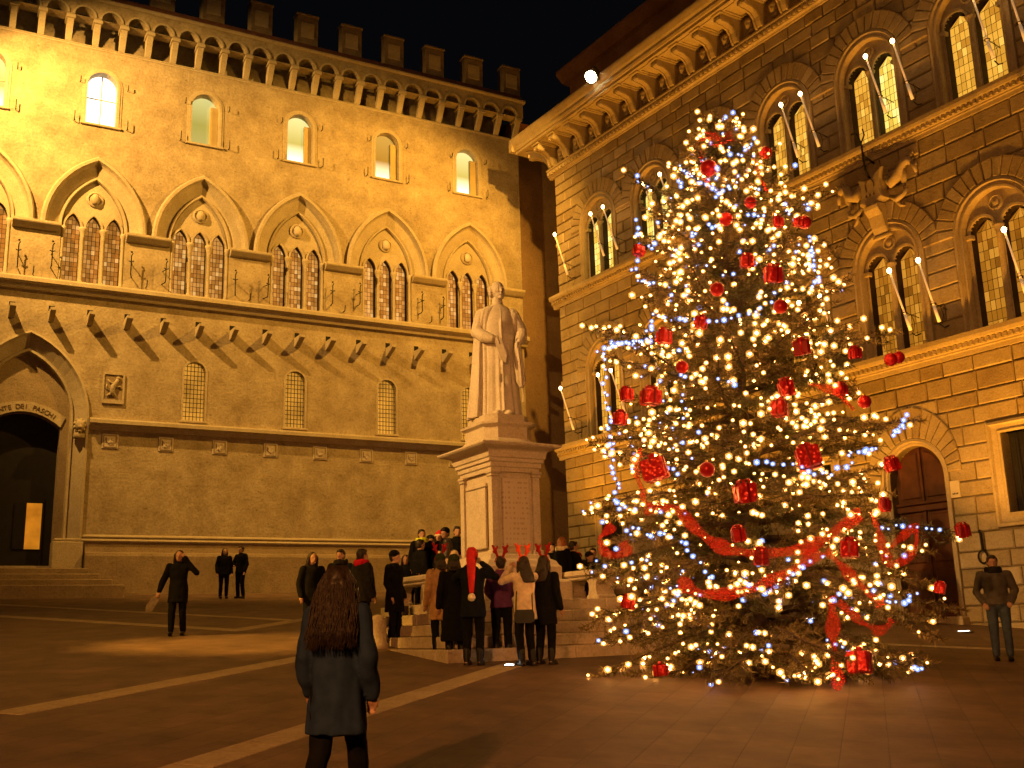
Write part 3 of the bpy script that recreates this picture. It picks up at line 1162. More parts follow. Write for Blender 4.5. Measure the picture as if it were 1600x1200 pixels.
ROWS = rows_between(0.3, 8.4, 0.46) + rows_between(8.95, 14.7, 0.50) + rows_between(15.2, 20.44, 0.42)
blocks = []
for ri, (z0, z1) in enumerate(ROWS):
    taken = span_limits(z0, z1)
    free = []
    x = BX0
    for a, b in taken:
        if a > x:
            free.append((x, a))
        x = max(x, b)
    if x < BX1:
        free.append((x, BX1))
    for a, b in free:
        x = a
        off = True
        while x < b - 1e-4:
            w = rb.uniform(0.62, 1.32) * (0.6 if off and ri % 2 else 1.0)
            off = False
            if b - (x + w) < 0.42:
                w = b - x
                if w > 1.5:
                    w *= 0.5
            blocks.append((x, min(b, x + w), z0, z1))
            x = min(b, x + w)


def block_mesh(mb, x0, x1, z0, z1, mi=0):
    g = 0.015
    pr = rb.uniform(0.048, 0.075)
    mb.prism([(x0 + g, z0 + g), (x1 - g, z0 + g), (x1 - g, z1 - g), (x0 + g, z1 - g)], -pr, 0.005, 0.03, mi)


def rank(b):
    x0, x1, z0, z1 = b
    p = [px_of(wb(x, 0.05, z)) for x, z in ((x0, z0), (x1, z0), (x1, z1), (x0, z1))]
    cx = sum(q[0] for q in p) / 4
    cy = sum(q[1] for q in p) / 4
    if not (0 < cx < 1600 and 0 < cy < 1000):
        return 0
    ar = abs(sum(p[i][0] * p[(i + 1) % 4][1] - p[(i + 1) % 4][0] * p[i][1] for i in range(4))) / 2
    if 1010 < cx < 1290 and 280 < cy:
        ar *= 0.1
    return ar


BM = [M['stone_b'], M['stone_b2'], M['stone_b3']]
blocks.sort(key=rank, reverse=True)
for b in blocks[:295]:
    mb = MB()
    block_mesh(mb, *b)
    mb.build('stone_block', BM[rb.choices((0, 1, 2), (5, 3, 2))[0]], palB)
mb = MB()
for b in blocks[295:]:
    block_mesh(mb, *b, mi=rb.choices((0, 1, 2), (5, 3, 2))[0])
tag(mb.build('stone_block', BM, palB), kind='stuff')

# --- arches of wedge stones
def voussoirs(parent, c, zp, r0, r1, r1z, n):
    for i in range(n):
        a0 = pi - pi * i / n - 0.010
        a1 = pi - pi * (i + 1) / n + 0.010
        pts = []
        for a in (a0, (a0 + a1) / 2, a1):
            rr = r1 + (r1z - r1) * sin(a) ** 2
            pts.append((c + rr * cos(a), zp + rr * sin(a)))
        for a in (a1, (a0 + a1) / 2, a0):
            pts.append((c + r0 * cos(a), zp + r0 * sin(a)))
        mx_, mz_ = sum(p[0] for p in pts) / 6, sum(p[1] for p in pts) / 6
        pts = [(mx_ + (x - mx_) * 0.975, mz_ + (z - mz_) * 0.975) for x, z in pts]
        mb = MB()
        mb.prism(pts[::-1], -0.10 - rb.uniform(0, 0.015), 0.0, 0.024)
        mb.build('voussoir', BM[rb.choices((0, 1, 2), (5, 3, 2))[0]], parent)
    mb = MB()                                  # dark bed of the joints
    o_ = [(c + (r1 + (r1z - r1) * sin(pi * i / 20) ** 2) * cos(pi * i / 20), zp + (r1 + (r1z - r1) * sin(pi * i / 20) ** 2) * sin(pi * i / 20)) for i in range(21)]
    i_ = [(c + r0 * cos(pi * i / 20), zp + r0 * sin(pi * i / 20)) for i in range(21)]
    loft_strip(mb, [[(x, -0.0, z) for x, z in o_], [(x, -0.03, z) for x, z in o_], [(x, -0.03, z) for x, z in i_]])
    mb.build('arch_bed', M['stone_b_core'], parent)


M['pane_b'] = [glow('yellow_pane_%s' % s, col, st, base=(0.12, 0.07, 0.02), rough=0.3) for s, col, st in
               (('gold', (1.0, 0.48, 0.05), 0.95), ('honey', (0.95, 0.43, 0.04), 0.80), ('pale', (1.0, 0.54, 0.08), 1.15), ('amber', (0.9, 0.37, 0.03), 0.68))]
M['pane_bright'] = [glow('bright_pane_%s' % s, col, st, base=(0.12, 0.08, 0.02), rough=0.3) for s, col, st in
                    (('lemon', (1.0, 0.68, 0.10), 1.15), ('straw', (1.0, 0.72, 0.15), 1.3), ('gold', (1.0, 0.60, 0.07), 0.95), ('white', (1.0, 0.78, 0.22), 1.45))]
M['pane_dim'] = [glow('dim_pane_%s' % s, col, st, base=(0.12, 0.07, 0.02), rough=0.3) for s, col, st in
                 (('gold', (0.95, 0.37, 0.03), 0.54), ('brown', (0.85, 0.31, 0.02), 0.42), ('honey', (1.0, 0.42, 0.04), 0.66), ('dark', (0.7, 0.24, 0.015), 0.32))]


def twin_window(c, zs, zp, mats, seed):
    w = thing('twin_window', None, None)
    w.parent = palB
    rnd = random.Random(seed)
    voussoirs(w, c, zp, WIN_R, VO_R, VO_R, 17)
    # moulded frame
    mb = MB()
    lines = []
    for r, y in ((1.20, 0.0), (1.20, -0.10), (1.12, -0.12), (1.09, -0.05), (1.03, -0.05), (1.00, -0.09), (0.95, -0.09), (0.93, 0.02), (0.93, 0.2)):
        a = [(c - r, zs)] + arc_round(c, zp, r, 16) + [(c + r, zs)]
        lines.append([(x, y, z) for x, z in a])
    loft_strip(mb, lines)
    mb.build('frame_moulding', M['stone_b_trim'], w)
    # tympanum with two round-headed lights
    TY = 0.12
    lw = 0.36
    zl = zp - 0.02
    cs = (c - 0.465, c + 0.465)
    hl = [[(q - lw, zs), (q + lw, zs)] + arc_round(q, zl, lw, 10)[::-1] for q in cs]
    outer = [(c - 0.94, zs - 0.01), (c + 0.94, zs - 0.01)] + arc_round(c, zp, 0.94, 14)[::-1]
    mb = MB()
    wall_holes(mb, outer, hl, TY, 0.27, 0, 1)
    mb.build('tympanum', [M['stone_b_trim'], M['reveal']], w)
    for q in cs:
        mb = MB()
        o_ = arc_round(q, zl, lw + 0.07, 12)
        i_ = arc_round(q, zl, lw, 12)
        loft_strip(mb, [[(x, TY, z) for x, z in o_], [(x, TY - 0.06, z) for x, z in o_], [(x, TY - 0.06, z) for x, z in i_], [(x, TY + 0.05, z) for x, z in i_]])
        mb.build('light_moulding', M['stone_b_trim'], w)
        mb = MB()
        mb.box(q - lw, q + lw, 0.37, 0.40, zs, zl + lw)
        mb.build('lead_lattice', M['lead'], w)
        mb = MB()
        pm = mats[0] if q == cs[0] else mats[1]
        pane_grid(mb, q - lw, q + lw, zs + 0.01, zl + lw, 5, 11, 0.362, arch_half(lw, lw, zl), rnd, 4, 0.014, (5, 4, 2, 1.5))
        tag(mb.build('glass_pane', M[pm], w), kind='stuff')
    mb = MB()
    mb.lathe([(0.12, zs), (0.12, zs + 0.1), (0.085, zs + 0.16), (0.075, zp - 0.28), (0.095, zp - 0.24), (0.08, zp - 0.2), (0.14, zp - 0.04), (0.15, zp + 0.0)], 10, (c, TY - 0.03, 0))
    mb.build('column', M['stone_b_trim'], w, True)
    for s in (-1, 1):
        mb = MB()
        mb.bbox(c + s * 0.86 - 0.09, c + s * 0.86 + 0.09, TY - 0.09, TY + 0.1, zp - 0.16, zp - 0.03, 0.015)
        mb.build('capital', M['stone_b_trim'], w)
    mb = MB()                                  # roundel
    mb.lathe([(0.21, 0.0), (0.21, 0.05), (0.17, 0.06), (0.16, 0.02), (0.10, 0.02), (0.09, 0.05), (0.01, 0.07)], 18)
    mb.v = [(c + x, TY - z, zp + 0.60 + y) for x, y, z in mb.v]
    mb.build('roundel', M['stone_b_trim'], w)
    return w


UPP = {1.05: ('pane_b', 'pane_b'), -2.3: ('pane_b', 'pane_bright'), -5.65: ('pane_b', 'pane_b'), -9.0: ('pane_b', 'pane_b'), -12.3: ('pane_bright', 'pane_bright'), -15.65: ('pane_bright', 'pane_bright'), 4.4: ('pane_b', 'pane_dim')}
for i, c in enumerate(BB):
    twin_window(c, FLOORS[1][0], FLOORS[1][1], UPP[c], 100 + i)
    twin_window(c, FLOORS[0][0], FLOORS[0][1], ('pane_dim', 'pane_dim') if c > -8 else ('pane_b', 'pane_b'), 200 + i)

# --- string courses with dentils
def b_course(name, z0, z1, p, n_d):
    mb = MB()
    h = z1 - z0
    mb.sweep([(0.02, z0), (-p * 0.30, z0), (-p * 0.34, z0 + h * 0.2), (-p * 0.45, z0 + h * 0.24), (-p * 0.45, z0 + h * 0.32), (-p * 0.62, z0 + h * 0.34), (-p * 0.62, z0 + h * 0.58),
              (-p * 0.9, z0 + h * 0.62), (-p, z0 + h * 0.78), (-p, z1), (0.02, z1 + 0.02)], BX0 - p, BX1)
    o = mb.build(name, M['stone_b_trim'], palB)
    mb = MB()
    x = BX0 - p * 0.5
    while x < BX1:
        mb.box(x, x + 0.085, -p * 0.80, -p * 0.60, z0 + h * 0.37, z0 + h * 0.56)
        x += 0.16
    tag(mb.build('dentil', M['stone_b_trim'], o), kind='stuff')


b_course('string_course', 8.40, 8.94, 0.34, 0)
b_course('string_course', 14.70, 15.19, 0.34, 0)

# --- top cornice: carved band, consoles, coffers, gutter, set-back attic
mb = MB()
mb.sweep([(0.02, 20.44), (-0.10, 20.44), (-0.12, 20.50), (-0.20, 20.53), (-0.24, 20.74), (-0.28, 20.76), (-0.28, 20.82), (0.02, 20.82)], BX0 - 0.28, BX1)
mb.build('carved_band', M['stone_b_trim'], palB)
mb = MB()
x = BX0 - 0.2
rr = random.Random(3)
while x < BX1:
    mb.ball((x, -0.235, 20.64), 0.075, 0.05, 0.10, 6, 4)
    mb.box(x + 0.10, x + 0.125, -0.27, -0.2, 20.55, 20.73)
    x += 0.22
tag(mb.build('egg_and_dart', M['stone_b_trim'], palB), kind='stuff')
mb = MB()
mb.box(BX0 - 0.05, BX1, -0.06, 0.3, 20.822, 21.80)
mb.build('frieze', M['stone_b'], palB)
con = [(-0.05, 20.84), (-0.20, 20.84), (-0.30, 20.90), (-0.36, 21.04), (-0.40, 21.20), (-0.52, 21.36), (-0.74, 21.44), (-0.94, 21.45), (-1.04, 21.50), (-1.06, 21.58), (-1.02, 21.66), (-0.05, 21.66)]
mb = MB()
mb.sweep(con, -0.17, 0.17)
con2 = [(y - 0.03 if y < -0.1 else y, z - 0.025) for y, z in con[:9]] + [(-1.05, 21.52), (-0.9, 21.47), (-0.7, 21.47), (-0.5, 21.39), (-0.37, 21.2), (-0.33, 21.04), (-0.27, 20.92), (-0.18, 20.86)]
for s in (-0.12, 0.12):
    mb.sweep(con2, s - 0.035, s + 0.035)
co = mb.build('console', M['stone_b_trim'], palB)
mb = MB()
mb.bbox(-0.24, 0.24, -1.12, -0.05, 21.662, 21.74, 0.02)
cc_ = mb.build('abacus', M['stone_b_trim'], co)
mb = MB()                                      # carved head between consoles
mb.ball((0, -0.16, 21.28), 0.14, 0.13, 0.19, 10, 7)
mb.ball((0, -0.29, 21.26), 0.03, 0.04, 0.05, 6, 5)
mb.ball((0, -0.20, 21.38), 0.155, 0.10, 0.11, 8, 6)
mb.ball((0, -0.12, 21.08), 0.15, 0.08, 0.08, 8, 5)
hd = mb.build('carved_head', M['stone_b_trim'], palB, True)
xc = [-18.35 + 1.115 * i for i in range(23)]
co.location = (xc[0], 0, 0)
hd.location = (xc[0] + 0.56, 0, 0)
for x in xc[1:]:
    o = inst('console', co, palB, (x, 0, 0))
    inst('abacus', cc_, o)
    inst('carved_head', hd, palB, (x + 0.56, 0, 0))
o = inst('console', co, palB, (BX0 + 0.1, 0.1, 0), (0, 0, radians(-45)), (1, 1.2, 1))   # corner console
inst('abacus', cc_, o)
for k in range(3):                             # consoles of the return side
    o = inst('console', co, palB, (BX0, 0.75 + 1.115 * k, 0), (0, 0, radians(-90)))
    inst('abacus', cc_, o)
mb = MB()
mb.box(BX0 - 1.2, BX1, -1.2, 4.5, 21.742, 21.86)
mb.build('soffit', M['stone_b_trim'], palB)
for k, x in enumerate(xc):                     # sunk coffer rims
    mb = MB()
    for a, b, cc2, d in ((x + 0.25, x + 0.86, -1.05, -0.98), (x + 0.25, x + 0.86, -0.22, -0.15), (x + 0.25, x + 0.32, -0.979, -0.221), (x + 0.79, x + 0.86, -0.979, -0.221)):
        mb.box(a, b, cc2, d, 21.70, 21.74)
    mb.build('coffer', M['stone_b_trim'], palB)
gp = [(-1.2, 21.862), (-1.26, 21.862), (-1.30, 21.95), (-1.30, 22.05), (-1.36, 22.12), (-1.42, 22.26), (-1.44, 22.34), (-1.44, 22.40), (0.0, 22.42)]
mb = MB()
mb.sweep(gp, BX0 - 1.3, BX1)
mb.build('gutter_moulding', M['stone_b_trim'], palB)
mb = MB()
mb.box(BX0 - 1.42, BX0 - 1.2, -1.40, 4.5, 21.87, 22.398)
mb.box(BX0 - 1.2, BX1, -1.0, 4.5, 22.36, 22.418)
mb.build('gutter_return', M['stone_b_trim'], palB)
mb = MB()
mb.box(BX0 + 0.35, BX1, 0.7, 4.5, 22.3, 25.1)
mb.sweep([(0.7, 24.9), (0.5, 24.95), (0.25, 25.2), (0.2, 25.28), (0.2, 25.42), (4.5, 25.9), (4.5, 24.9)], BX0 + 0.05, BX1)
mb.build('attic', M['roof'], palB)

# --- return side at the far corner, lit, with dark arched openings
mb = MB()
ca, sa_ = cos(radians(8)), sin(radians(8))
def side(x, z):
    # x metres back along the return wall, splayed a little towards the square
    return x
hl = []
for zs, zp in FLOORS:
    hl.append([(0.9, zs), (2.3, zs)] + arc_round(1.6, zp, 0.7, 10)[::-1])
m2 = MB()
wall_holes(m2, [(0.0, 0.2), (2.9, 0.2), (2.9, 20.4), (0.0, 20.4)], hl, 0.0, 0.5)
for x, y, z in m2.v:
    pass
SPL = radians(30)
m2.v = [(BX0 - x * sin(SPL) + y * cos(SPL), x * cos(SPL) + y * sin(SPL), z) for x, y, z in m2.v]
m2.build('return_wall', M['stone_b'], palB)
for z0, z1 in ((8.42, 8.93), (14.72, 15.18), (20.42, 20.80), (11.35, 11.6), (17.3, 17.5)):
    m2 = MB()
    p = 0.22 if z1 - z0 > 0.3 else 0.1
    m2.sweep([(0.0, z0), (-p * 0.4, z0), (-p, (z0 + z1) / 2), (-p, z1), (0, z1)], 0.0, 2.95)
    m2.v = [(BX0 - x * sin(SPL) + y * cos(SPL), x * cos(SPL) + y * sin(SPL), z) for x, y, z in m2.v]
    m2.build('return_course', M['stone_b_trim'], palB)
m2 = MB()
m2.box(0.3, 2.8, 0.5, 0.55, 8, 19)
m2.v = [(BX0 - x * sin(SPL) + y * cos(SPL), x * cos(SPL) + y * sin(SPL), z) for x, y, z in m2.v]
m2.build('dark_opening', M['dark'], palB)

# --- door
dd = thing('arched_door', None, None)
dd.parent = palB
voussoirs(dd, DB_X, 5.5, 1.05, 1.46, 1.90, 17)
mb = MB()
lines = []
for r, y in ((1.05, 0.0), (1.05, -0.09), (0.98, -0.11), (0.95, -0.05), (0.90, -0.05), (0.86, 0.0), (0.85, 0.3)):
    a = [(DB_X - r, 1.2)] + arc_round(DB_X, 5.5, r, 16) + [(DB_X + r, 1.2)]
    lines.append([(x, y, z) for x, z in a])
loft_strip(mb, lines)
mb.build('frame_moulding', M['stone_b_trim'], dd)
mb = MB()
mb.prism([(DB_X - 0.85, 1.5), (DB_X + 0.85, 1.5)] + arc_round(DB_X, 5.5, 0.85, 14)[::-1], 0.26, 0.32)
lf = mb.build('door_leaf', M['wood'], dd)
for s in (-1, 1):
    for z0, z1 in ((2.2, 3.1), (3.25, 4.55)):
        mb = MB()
        x0, x1 = sorted((DB_X + s * 0.10, DB_X + s * 0.74))
        mb.prism([(x0, z0), (x1, z0), (x1, z1), (x0, z1)], 0.215, 0.262, 0.05)
        mb.build('panel', M['wood'], lf)
    mb = MB()
    x0, x1 = sorted((DB_X + s * 0.10, DB_X + s * 0.72))
    pp = [(x0, 4.98), (x1, 4.98)] + [(DB_X + s * 0.10 + (q), 5.5 + sqrt(max(0, 0.72 ** 2 - (0.10 + abs(q)) ** 2))) for q in [s * t for t in (0.58, 0.45, 0.3, 0.15, 0.0)]]
    mb.prism(pp if s > 0 else pp[:2][::-1] + pp[2:], 0.215, 0.262, 0.03)
    mb.build('panel', M['wood'], lf)
mb = MB()
mb.bbox(DB_X - 0.85, DB_X + 0.85, 0.15, 0.258, 4.62, 4.78, 0.02)
mb.bbox(DB_X - 0.85, DB_X + 0.85, 0.12, 0.258, 4.80, 4.88, 0.02)
mb.build('transom', M['wood'], lf)
mb = MB()
mb.box(DB_X - 0.03, DB_X + 0.03, 0.2, 0.258, 1.5, 6.3)
mb.build('cover_strip', M['wood'], lf)
mb = MB()
mb.bbox(DB_X - 1.15, DB_X + 1.15, -0.35, 0.3, 1.3, 1.86, 0.03)
mb.build('threshold', M['stone_b_trim'], dd)

# --- ground floor windows
for c in BB:
    if abs(c - DB_X) < 0.5:
        continue
    w = thing('ground_window', None, None)
    w.parent = palB
    mb = MB()
    lines = []
    for g, y in ((0.36, 0.0), (0.36, -0.10), (0.28, -0.12), (0.24, -0.06), (0.10, -0.04), (0.06, -0.08), (0.0, -0.06), (0.0, 0.3)):
        x0, x1, z0, z1 = c - 0.62 - g, c + 0.62 + g, 4.30 - g * 0.9, 6.28 + g * 0.8
        lines.append([(x0, y, z0), (x1, y, z0), (x1, y, z1), (x0, y, z1), (x0, y, z0)])
    loft_strip(mb, lines)
    mb.build('frame_moulding', M['stone_b_trim'], w)
    mb = MB()
    mb.box(c - 0.62, c + 0.62, 0.28, 0.30, 4.3, 6.28)
    mb.build('pane', M['dark'], w)
    for q in range(1, 5):
        mb = MB()
        x = c - 0.62 + 1.24 * q / 5
        mb.tube([(x, 0.14, 4.3), (x, 0.14, 6.28)], 0.014, 5)
        mb.build('grille_bar', M['iron'], w)

# --- house number plate and hitching ring
mb = MB()
M['plate'] = plain('plate_stone', (0.62, 0.52, 0.36), 0.6, 0, 0.1, 6, 0)
mb.prism([(-1.15, 4.83), (-0.87, 4.83), (-0.87, 5.27), (-1.15, 5.27)], -0.085, -0.03, 0.01)
np_ = mb.build('number_plate', M['plate'], palB)
mb = MB()
for i in range(4):
    mb.box(-1.09 + 0.045 * i, -1.06 + 0.045 * i, -0.089, -0.084, 4.91, 4.945 + 0.008 * (i % 2))
mb.build('plate_mark', M['iron'], np_)
mb = MB()
ring = [(-0.4 + 0.13 * cos(t), -0.14, 3.28 + 0.16 * sin(t)) for t in [2 * pi * i / 14 for i in range(15)]]
mb.tube(ring, 0.026, 6, False)
mb.tube([(-0.4, 0, 3.44), (-0.4, -0.16, 3.44)], 0.035, 6)
mb.tube([(-0.4, -0.12, 3.44), (-0.4, -0.13, 3.85), (-0.42, -0.15, 3.95)], 0.035, 6)
mb.build('hitching_ring', M['iron'], palB)

# --- carved coat of arms
ca_ = thing('coat_of_arms', None, None)
ca_.parent = palB
cx = -2.36
mb = MB()                                       # shield with hollow sides
pl = [(cx - 0.42, 14.18), (cx - 0.15, 14.06), (cx + 0.15, 14.08), (cx + 0.46, 14.28), (cx + 0.36, 13.95), (cx + 0.34, 13.65), (cx + 0.42, 13.38), (cx + 0.18, 13.32), (cx, 13.2), (cx - 0.18, 13.30), (cx - 0.42, 13.36), (cx - 0.33, 13.62), (cx - 0.34, 13.92)]
mb.prism(pl[::-1], -0.42, -0.1, 0.05)
sh = mb.build('shield', M['stone_b_trim'], ca_)
mb = MB()
M['carved_dark'] = plain('carved_recess', (0.10, 0.06, 0.03), 0.8, 0, 0.2, 10, 0)
mb.tube([(cx - 0.1 + 0.0, -0.43, 13.68)] + [(cx + 0.02 + 0.15 * cos(t), -0.43, 13.85 + 0.17 * sin(t)) for t in [pi * 1.1 - 1.25 * pi * i / 8 for i in range(9)]], 0.018, 5)
for q in (-0.13, 0.0, 0.13):
    mb.ball((cx + q, -0.43, 13.55), 0.035, 0.02, 0.05, 6, 5)
mb.build('emblem', M['carved_dark'], sh)
mb = MB()                                       # keystone bracket below
mb.sweep([(0.0, 12.45), (-0.10, 12.45), (-0.2, 12.62), (-0.3, 12.95), (-0.46, 13.12), (-0.48, 13.22), (-0.4, 13.27), (0.0, 13.3)], cx - 0.24, cx + 0.24)
mb.build('keystone_console', M['stone_b_trim'], ca_)
mb = MB()
mb.bbox(cx - 0.3, cx + 0.3, -0.13, 0.0, 12.34, 12.43, 0.02)
mb.build('keystone_foot', M['stone_b_trim'], ca_)
for s in (-1, 1):                               # drapery swags and scrolled leaves at each side
    mb = MB()
    rs = random.Random(5 + s)
    mb.tube([(cx + s * 0.42, -0.22, 13.98), (cx + s * 0.62, -0.26, 13.72), (cx + s * 0.85, -0.24, 13.86), (cx + s * 1.0, -0.2, 14.16), (cx + s * 1.2, -0.18, 14.2), (cx + s * 1.38, -0.12, 13.98)], [0.10, 0.15, 0.17, 0.13, 0.11, 0.05], 8)
    mb.tube([(cx + s * 0.95, -0.2, 14.12), (cx + s * 0.98, -0.16, 13.75), (cx + s * 0.9, -0.1, 13.5)], [0.12, 0.10, 0.03], 7)
    mb.tube([(cx + s * 1.3, -0.16, 14.1), (cx + s * 1.36, -0.12, 13.8)], [0.09, 0.04], 7)
    mb.tube([(cx + s * 0.5, -0.2, 13.38), (cx + s * 0.72, -0.24, 13.2), (cx + s * 0.95, -0.2, 13.3), (cx + s * 1.02, -0.16, 13.45), (cx + s * 0.93, -0.16, 13.5)], [0.06, 0.09, 0.07, 0.05, 0.03], 7)
    mb.tube([(cx + s * 0.66, -0.2, 13.2), (cx + s * 0.78, -0.16, 13.02), (cx + s * 0.9, -0.12, 12.98)], [0.06, 0.05, 0.02], 6)
    for i in range(7):
        mb.ball((cx + s * (1.12 + 0.06 * i), -0.16, 14.33 + 0.05 * sin(i * 2)), 0.045, 0.05, 0.05, 6, 5)
    mb.build('carved_drapery', M['stone_b_trim'], ca_, True)
mb = MB()                                       # iron lamp branch above the shield
mb.tube([(cx, -0.1, 14.6), (cx, -0.55, 14.75), (cx + 0.02, -0.6, 15.1), (cx - 0.1, -0.6, 15.45), (cx - 0.28, -0.6, 15.5)], 0.028, 6)
mb.tube([(cx + 0.02, -0.6, 15.1), (cx + 0.16, -0.6, 15.3), (cx + 0.12, -0.6, 15.5)], 0.022, 5)
mb.tube([(cx, -0.3, 14.05), (cx, -0.52, 14.3), (cx, -0.55, 14.75)], 0.03, 6)
mb.build('iron_branch', M['iron'], ca_)

# ================================================================== candle torches on palace B
M['candle'] = glow('candle_tube_glow', (1.0, 0.62, 0.28), 0.22, base=(0.85, 0.75, 0.52), rough=0.5)  # faint glow added so tube and sleeve look floodlit
M['flame'] = glow('candle_bulb', (1.0, 0.58, 0.22), 30.0, light=True)
cand = thing('candle_torch', 'x', 'torch', (0, 0, 0), ANG_B, 'electric candle torches on the rusticated palace')
mb = MB()
t0, t1 = Vector((0, -0.34, 0.0)), Vector((0, -0.92, 1.62))
ax = t1 - t0
mb.tube([t0 + ax * 0.05, t0 + ax * 0.99], [0.030, 0.026], 8)
mb.build('candle', M['candle'], cand, True)
mb = MB()
mb.tube([t0 + ax * 0.04, t0 + ax * 0.30], [0.046, 0.040], 8)
mb.build('socket_sleeve', M['candle'], cand, True)
mb = MB()
mb.ball(t0 + ax * 1.03, 0.06, 0.06, 0.075, 10, 7)
mb.build('candle_bulb', M['flame'], cand, True)
mb = MB()
mb.tube([(0, 0.02, 0.02), (0, -0.18, -0.06), (0, -0.33, 0.0)], 0.018, 5)
mb.tube([t0 + ax * 0.33 + Vector((0.07 * cos(t), 0.07 * sin(t), 0)) for t in [2 * pi * i / 10 for i in range(11)]], 0.014, 5, False)
mb.tube([(0, 0.02, 0.46), (0, -0.2, 0.50), t0 + ax * 0.33 + Vector((0, 0.07, 0))], 0.012, 5)
mb.tube([(0.07, -0.36, 0.5), (0.1, -0.3, 0.25), (0.03, -0.3, 0.02)], 0.008, 4)
mb.build('iron_holder', M['iron'], cand)
ORD = ['first', 'second', 'third', 'fourth', 'fifth', 'sixth', 'seventh']
k = 0
for zi, zs in ((1, 15.66), (0, 9.30)):
    for bi, c in enumerate(BB + [-19.0]):
        for j, dx in enumerate((0.8, 1.68)):
            x = c + dx
            if not (-18.0 < x < 3.0):
                continue
            o = cand if k == 0 else copy_tree(cand)
            o.location = wb(x, 0.07, zs)
            o.rotation_euler = (0, 0, ANG_B + 0.06 * sin(x * 5))
            fl = 'upper' if zi else 'lower'
            if bi == 7:
                o['label'] = '%s storey candle torch on the strip of wall at the far palace corner' % fl
            else:
                o['label'] = '%s storey candle torch %s the %s twin window from the far corner' % (fl, ('before', 'just right of')[j], ORD[6 - bi])
            k += 1
# ================================================================== wall closing the gap between the palaces
al = thing('alley_house', 'plain brown wall with dark low roof in the gap between the palaces', 'house', wa(13.5, 0, 0), ANG_A)
mb = MB()
mb.box(0.98, 16, 0.35, 8.0, 0.5, 24.9)
mb.build('wall', M['plaster_alley'], al)
mb = MB()
mb.sweep([(0.0, 24.902), (-0.1, 25.0), (3.0, 26.2), (9, 25.0), (8.5, 24.902)], 0.98, 16)
mb.build('roof', M['tile'], al)

# ================================================================== monument
MO = Vector((-0.32, 21.88, 0))
mon = thing('monument_pedestal', 'pale stone statue pedestal on five broad steps in the square', 'pedestal', MO, ANG_A)
for k in range(5):
    e = 0.30 * k
    zt = 2.35 - 0.20 * k
    x0, x1, y0, y1 = -1.8 - e, 2.2 + e, -2.5 - e, 2.0 + e
    rs = random.Random(70 + k)
    if k == 4:
        mb = MB()
        mb.box(x0 + 0.2, x1 - 0.2, y0 + 0.2, y1 - 0.2, 0.9, zt - 0.05)
        mb.build('step_core', M['steps'], mon)
    # each step is laid from single slabs round the four sides
    for side in range(4):
        if side == 0:
            a, b = x0, x1
        elif side == 1:
            a, b = y0 + 0.42, y1 - 0.42
        elif side == 2:
            a, b = x0, x1
        else:
            a, b = y0 + 0.42, y1 - 0.42
        t = a
        while t < b - 0.01:
            l = min(rs.uniform(0.9, 1.5), b - t)
            if b - t - l < 0.4:
                l = b - t
            mb = MB()
            g = 0.004
            zz = zt - 0.20 if k < 4 else 0.9
            dz = rs.uniform(-0.004, 0.0)
            if side == 0:
                mb.bbox(t + g, t + l - g, y0, y0 + 0.42, zz + 0.001, zt + dz, 0.018)
            elif side == 2:
                mb.bbox(t + g, t + l - g, y1 - 0.42, y1, zz + 0.001, zt + dz, 0.018)
            elif side == 1:
                mb.bbox(x0, x0 + 0.42, t + g, t + l - g, zz + 0.001, zt + dz, 0.018)
            else:
                mb.bbox(x1 - 0.42, x1, t + g, t + l - g, zz + 0.001, zt + dz, 0.018)
            mb.build('step_slab', M['steps'], mon)
            t += l
mb = MB()
mb.box(-1.5, 1.9, -2.2, 1.7, 1.2, 2.33)
mb.build('platform', M['steps'], mon)
P = M['pedestal']


def sq_mould(name, prof, hx, hy, parent=mon, mat=P):
    """profile of (offset, z) run round a rectangle"""
    mb = MB()
    mb.rings([[(-hx - o, -hy - o, z), (hx + o, -hy - o, z), (hx + o, hy + o, z), (-hx - o, hy + o, z)] for o, z in prof])
    return mb.build(name, mat, parent)


HX, HY = 0.55, 0.70
sq_mould('base', [(0.42, 2.34), (0.42, 2.72), (0.38, 2.76), (0.28, 2.78), (0.28, 3.02), (0.24, 3.06), (0.20, 3.14), (0.12, 3.18), (0.10, 3.26), (0.02, 3.28)], HX, HY)
sq_mould('shaft', [(-0.07, 3.27), (-0.07, 4.98)], HX, HY)
sq_mould('entablature', [(0.0, 4.90), (0.0, 4.98), (0.03, 5.0), (0.03, 5.08), (0.07, 5.10), (0.07, 5.16), (0.10, 5.18), (0.12, 5.30), (0.15, 5.33), (0.32, 5.38), (0.35, 5.41), (0.35, 5.44), (0.0, 5.52)], HX, HY)
for sx in (-1, 1):                               # corner piers with bases and caps
    for sy in (-1, 1):
        mb = MB()
        x0, x1 = sorted((sx * (HX - 0.16), sx * HX))
        y0, y1 = sorted((sy * (HY - 0.16), sy * HY))
        mb.bbox(x0, x1, y0, y1, 3.36, 4.80, 0.01)
        mb.bbox(x0 - 0.03, x1 + 0.03, y0 - 0.03, y1 + 0.03, 3.27, 3.358, 0.015)
        mb.bbox(x0 - 0.02, x1 + 0.02, y0 - 0.02, y1 + 0.02, 4.802, 4.86, 0.01)
        mb.bbox(x0 - 0.035, x1 + 0.035, y0 - 0.035, y1 + 0.035, 4.862, 4.92, 0.01)
        mb.build('corner_pier', P, mon)
for s in (-1, 1):
    mb = MB()                                    # panel on the narrow faces
    for a, b, c2, d in ((-0.44, 0.44, 4.62, 4.70), (-0.42, 0.42, 3.40, 4.60)):
        x = s * (HX - 0.05)
        mb.bbox(min(x, x + s * 0.06), max(x, x + s * 0.06), a, b, c2, d, 0.012)
    mb.build('side_panel', P, mon)
mt, nt, bs = new_mat('inscribed_stone')
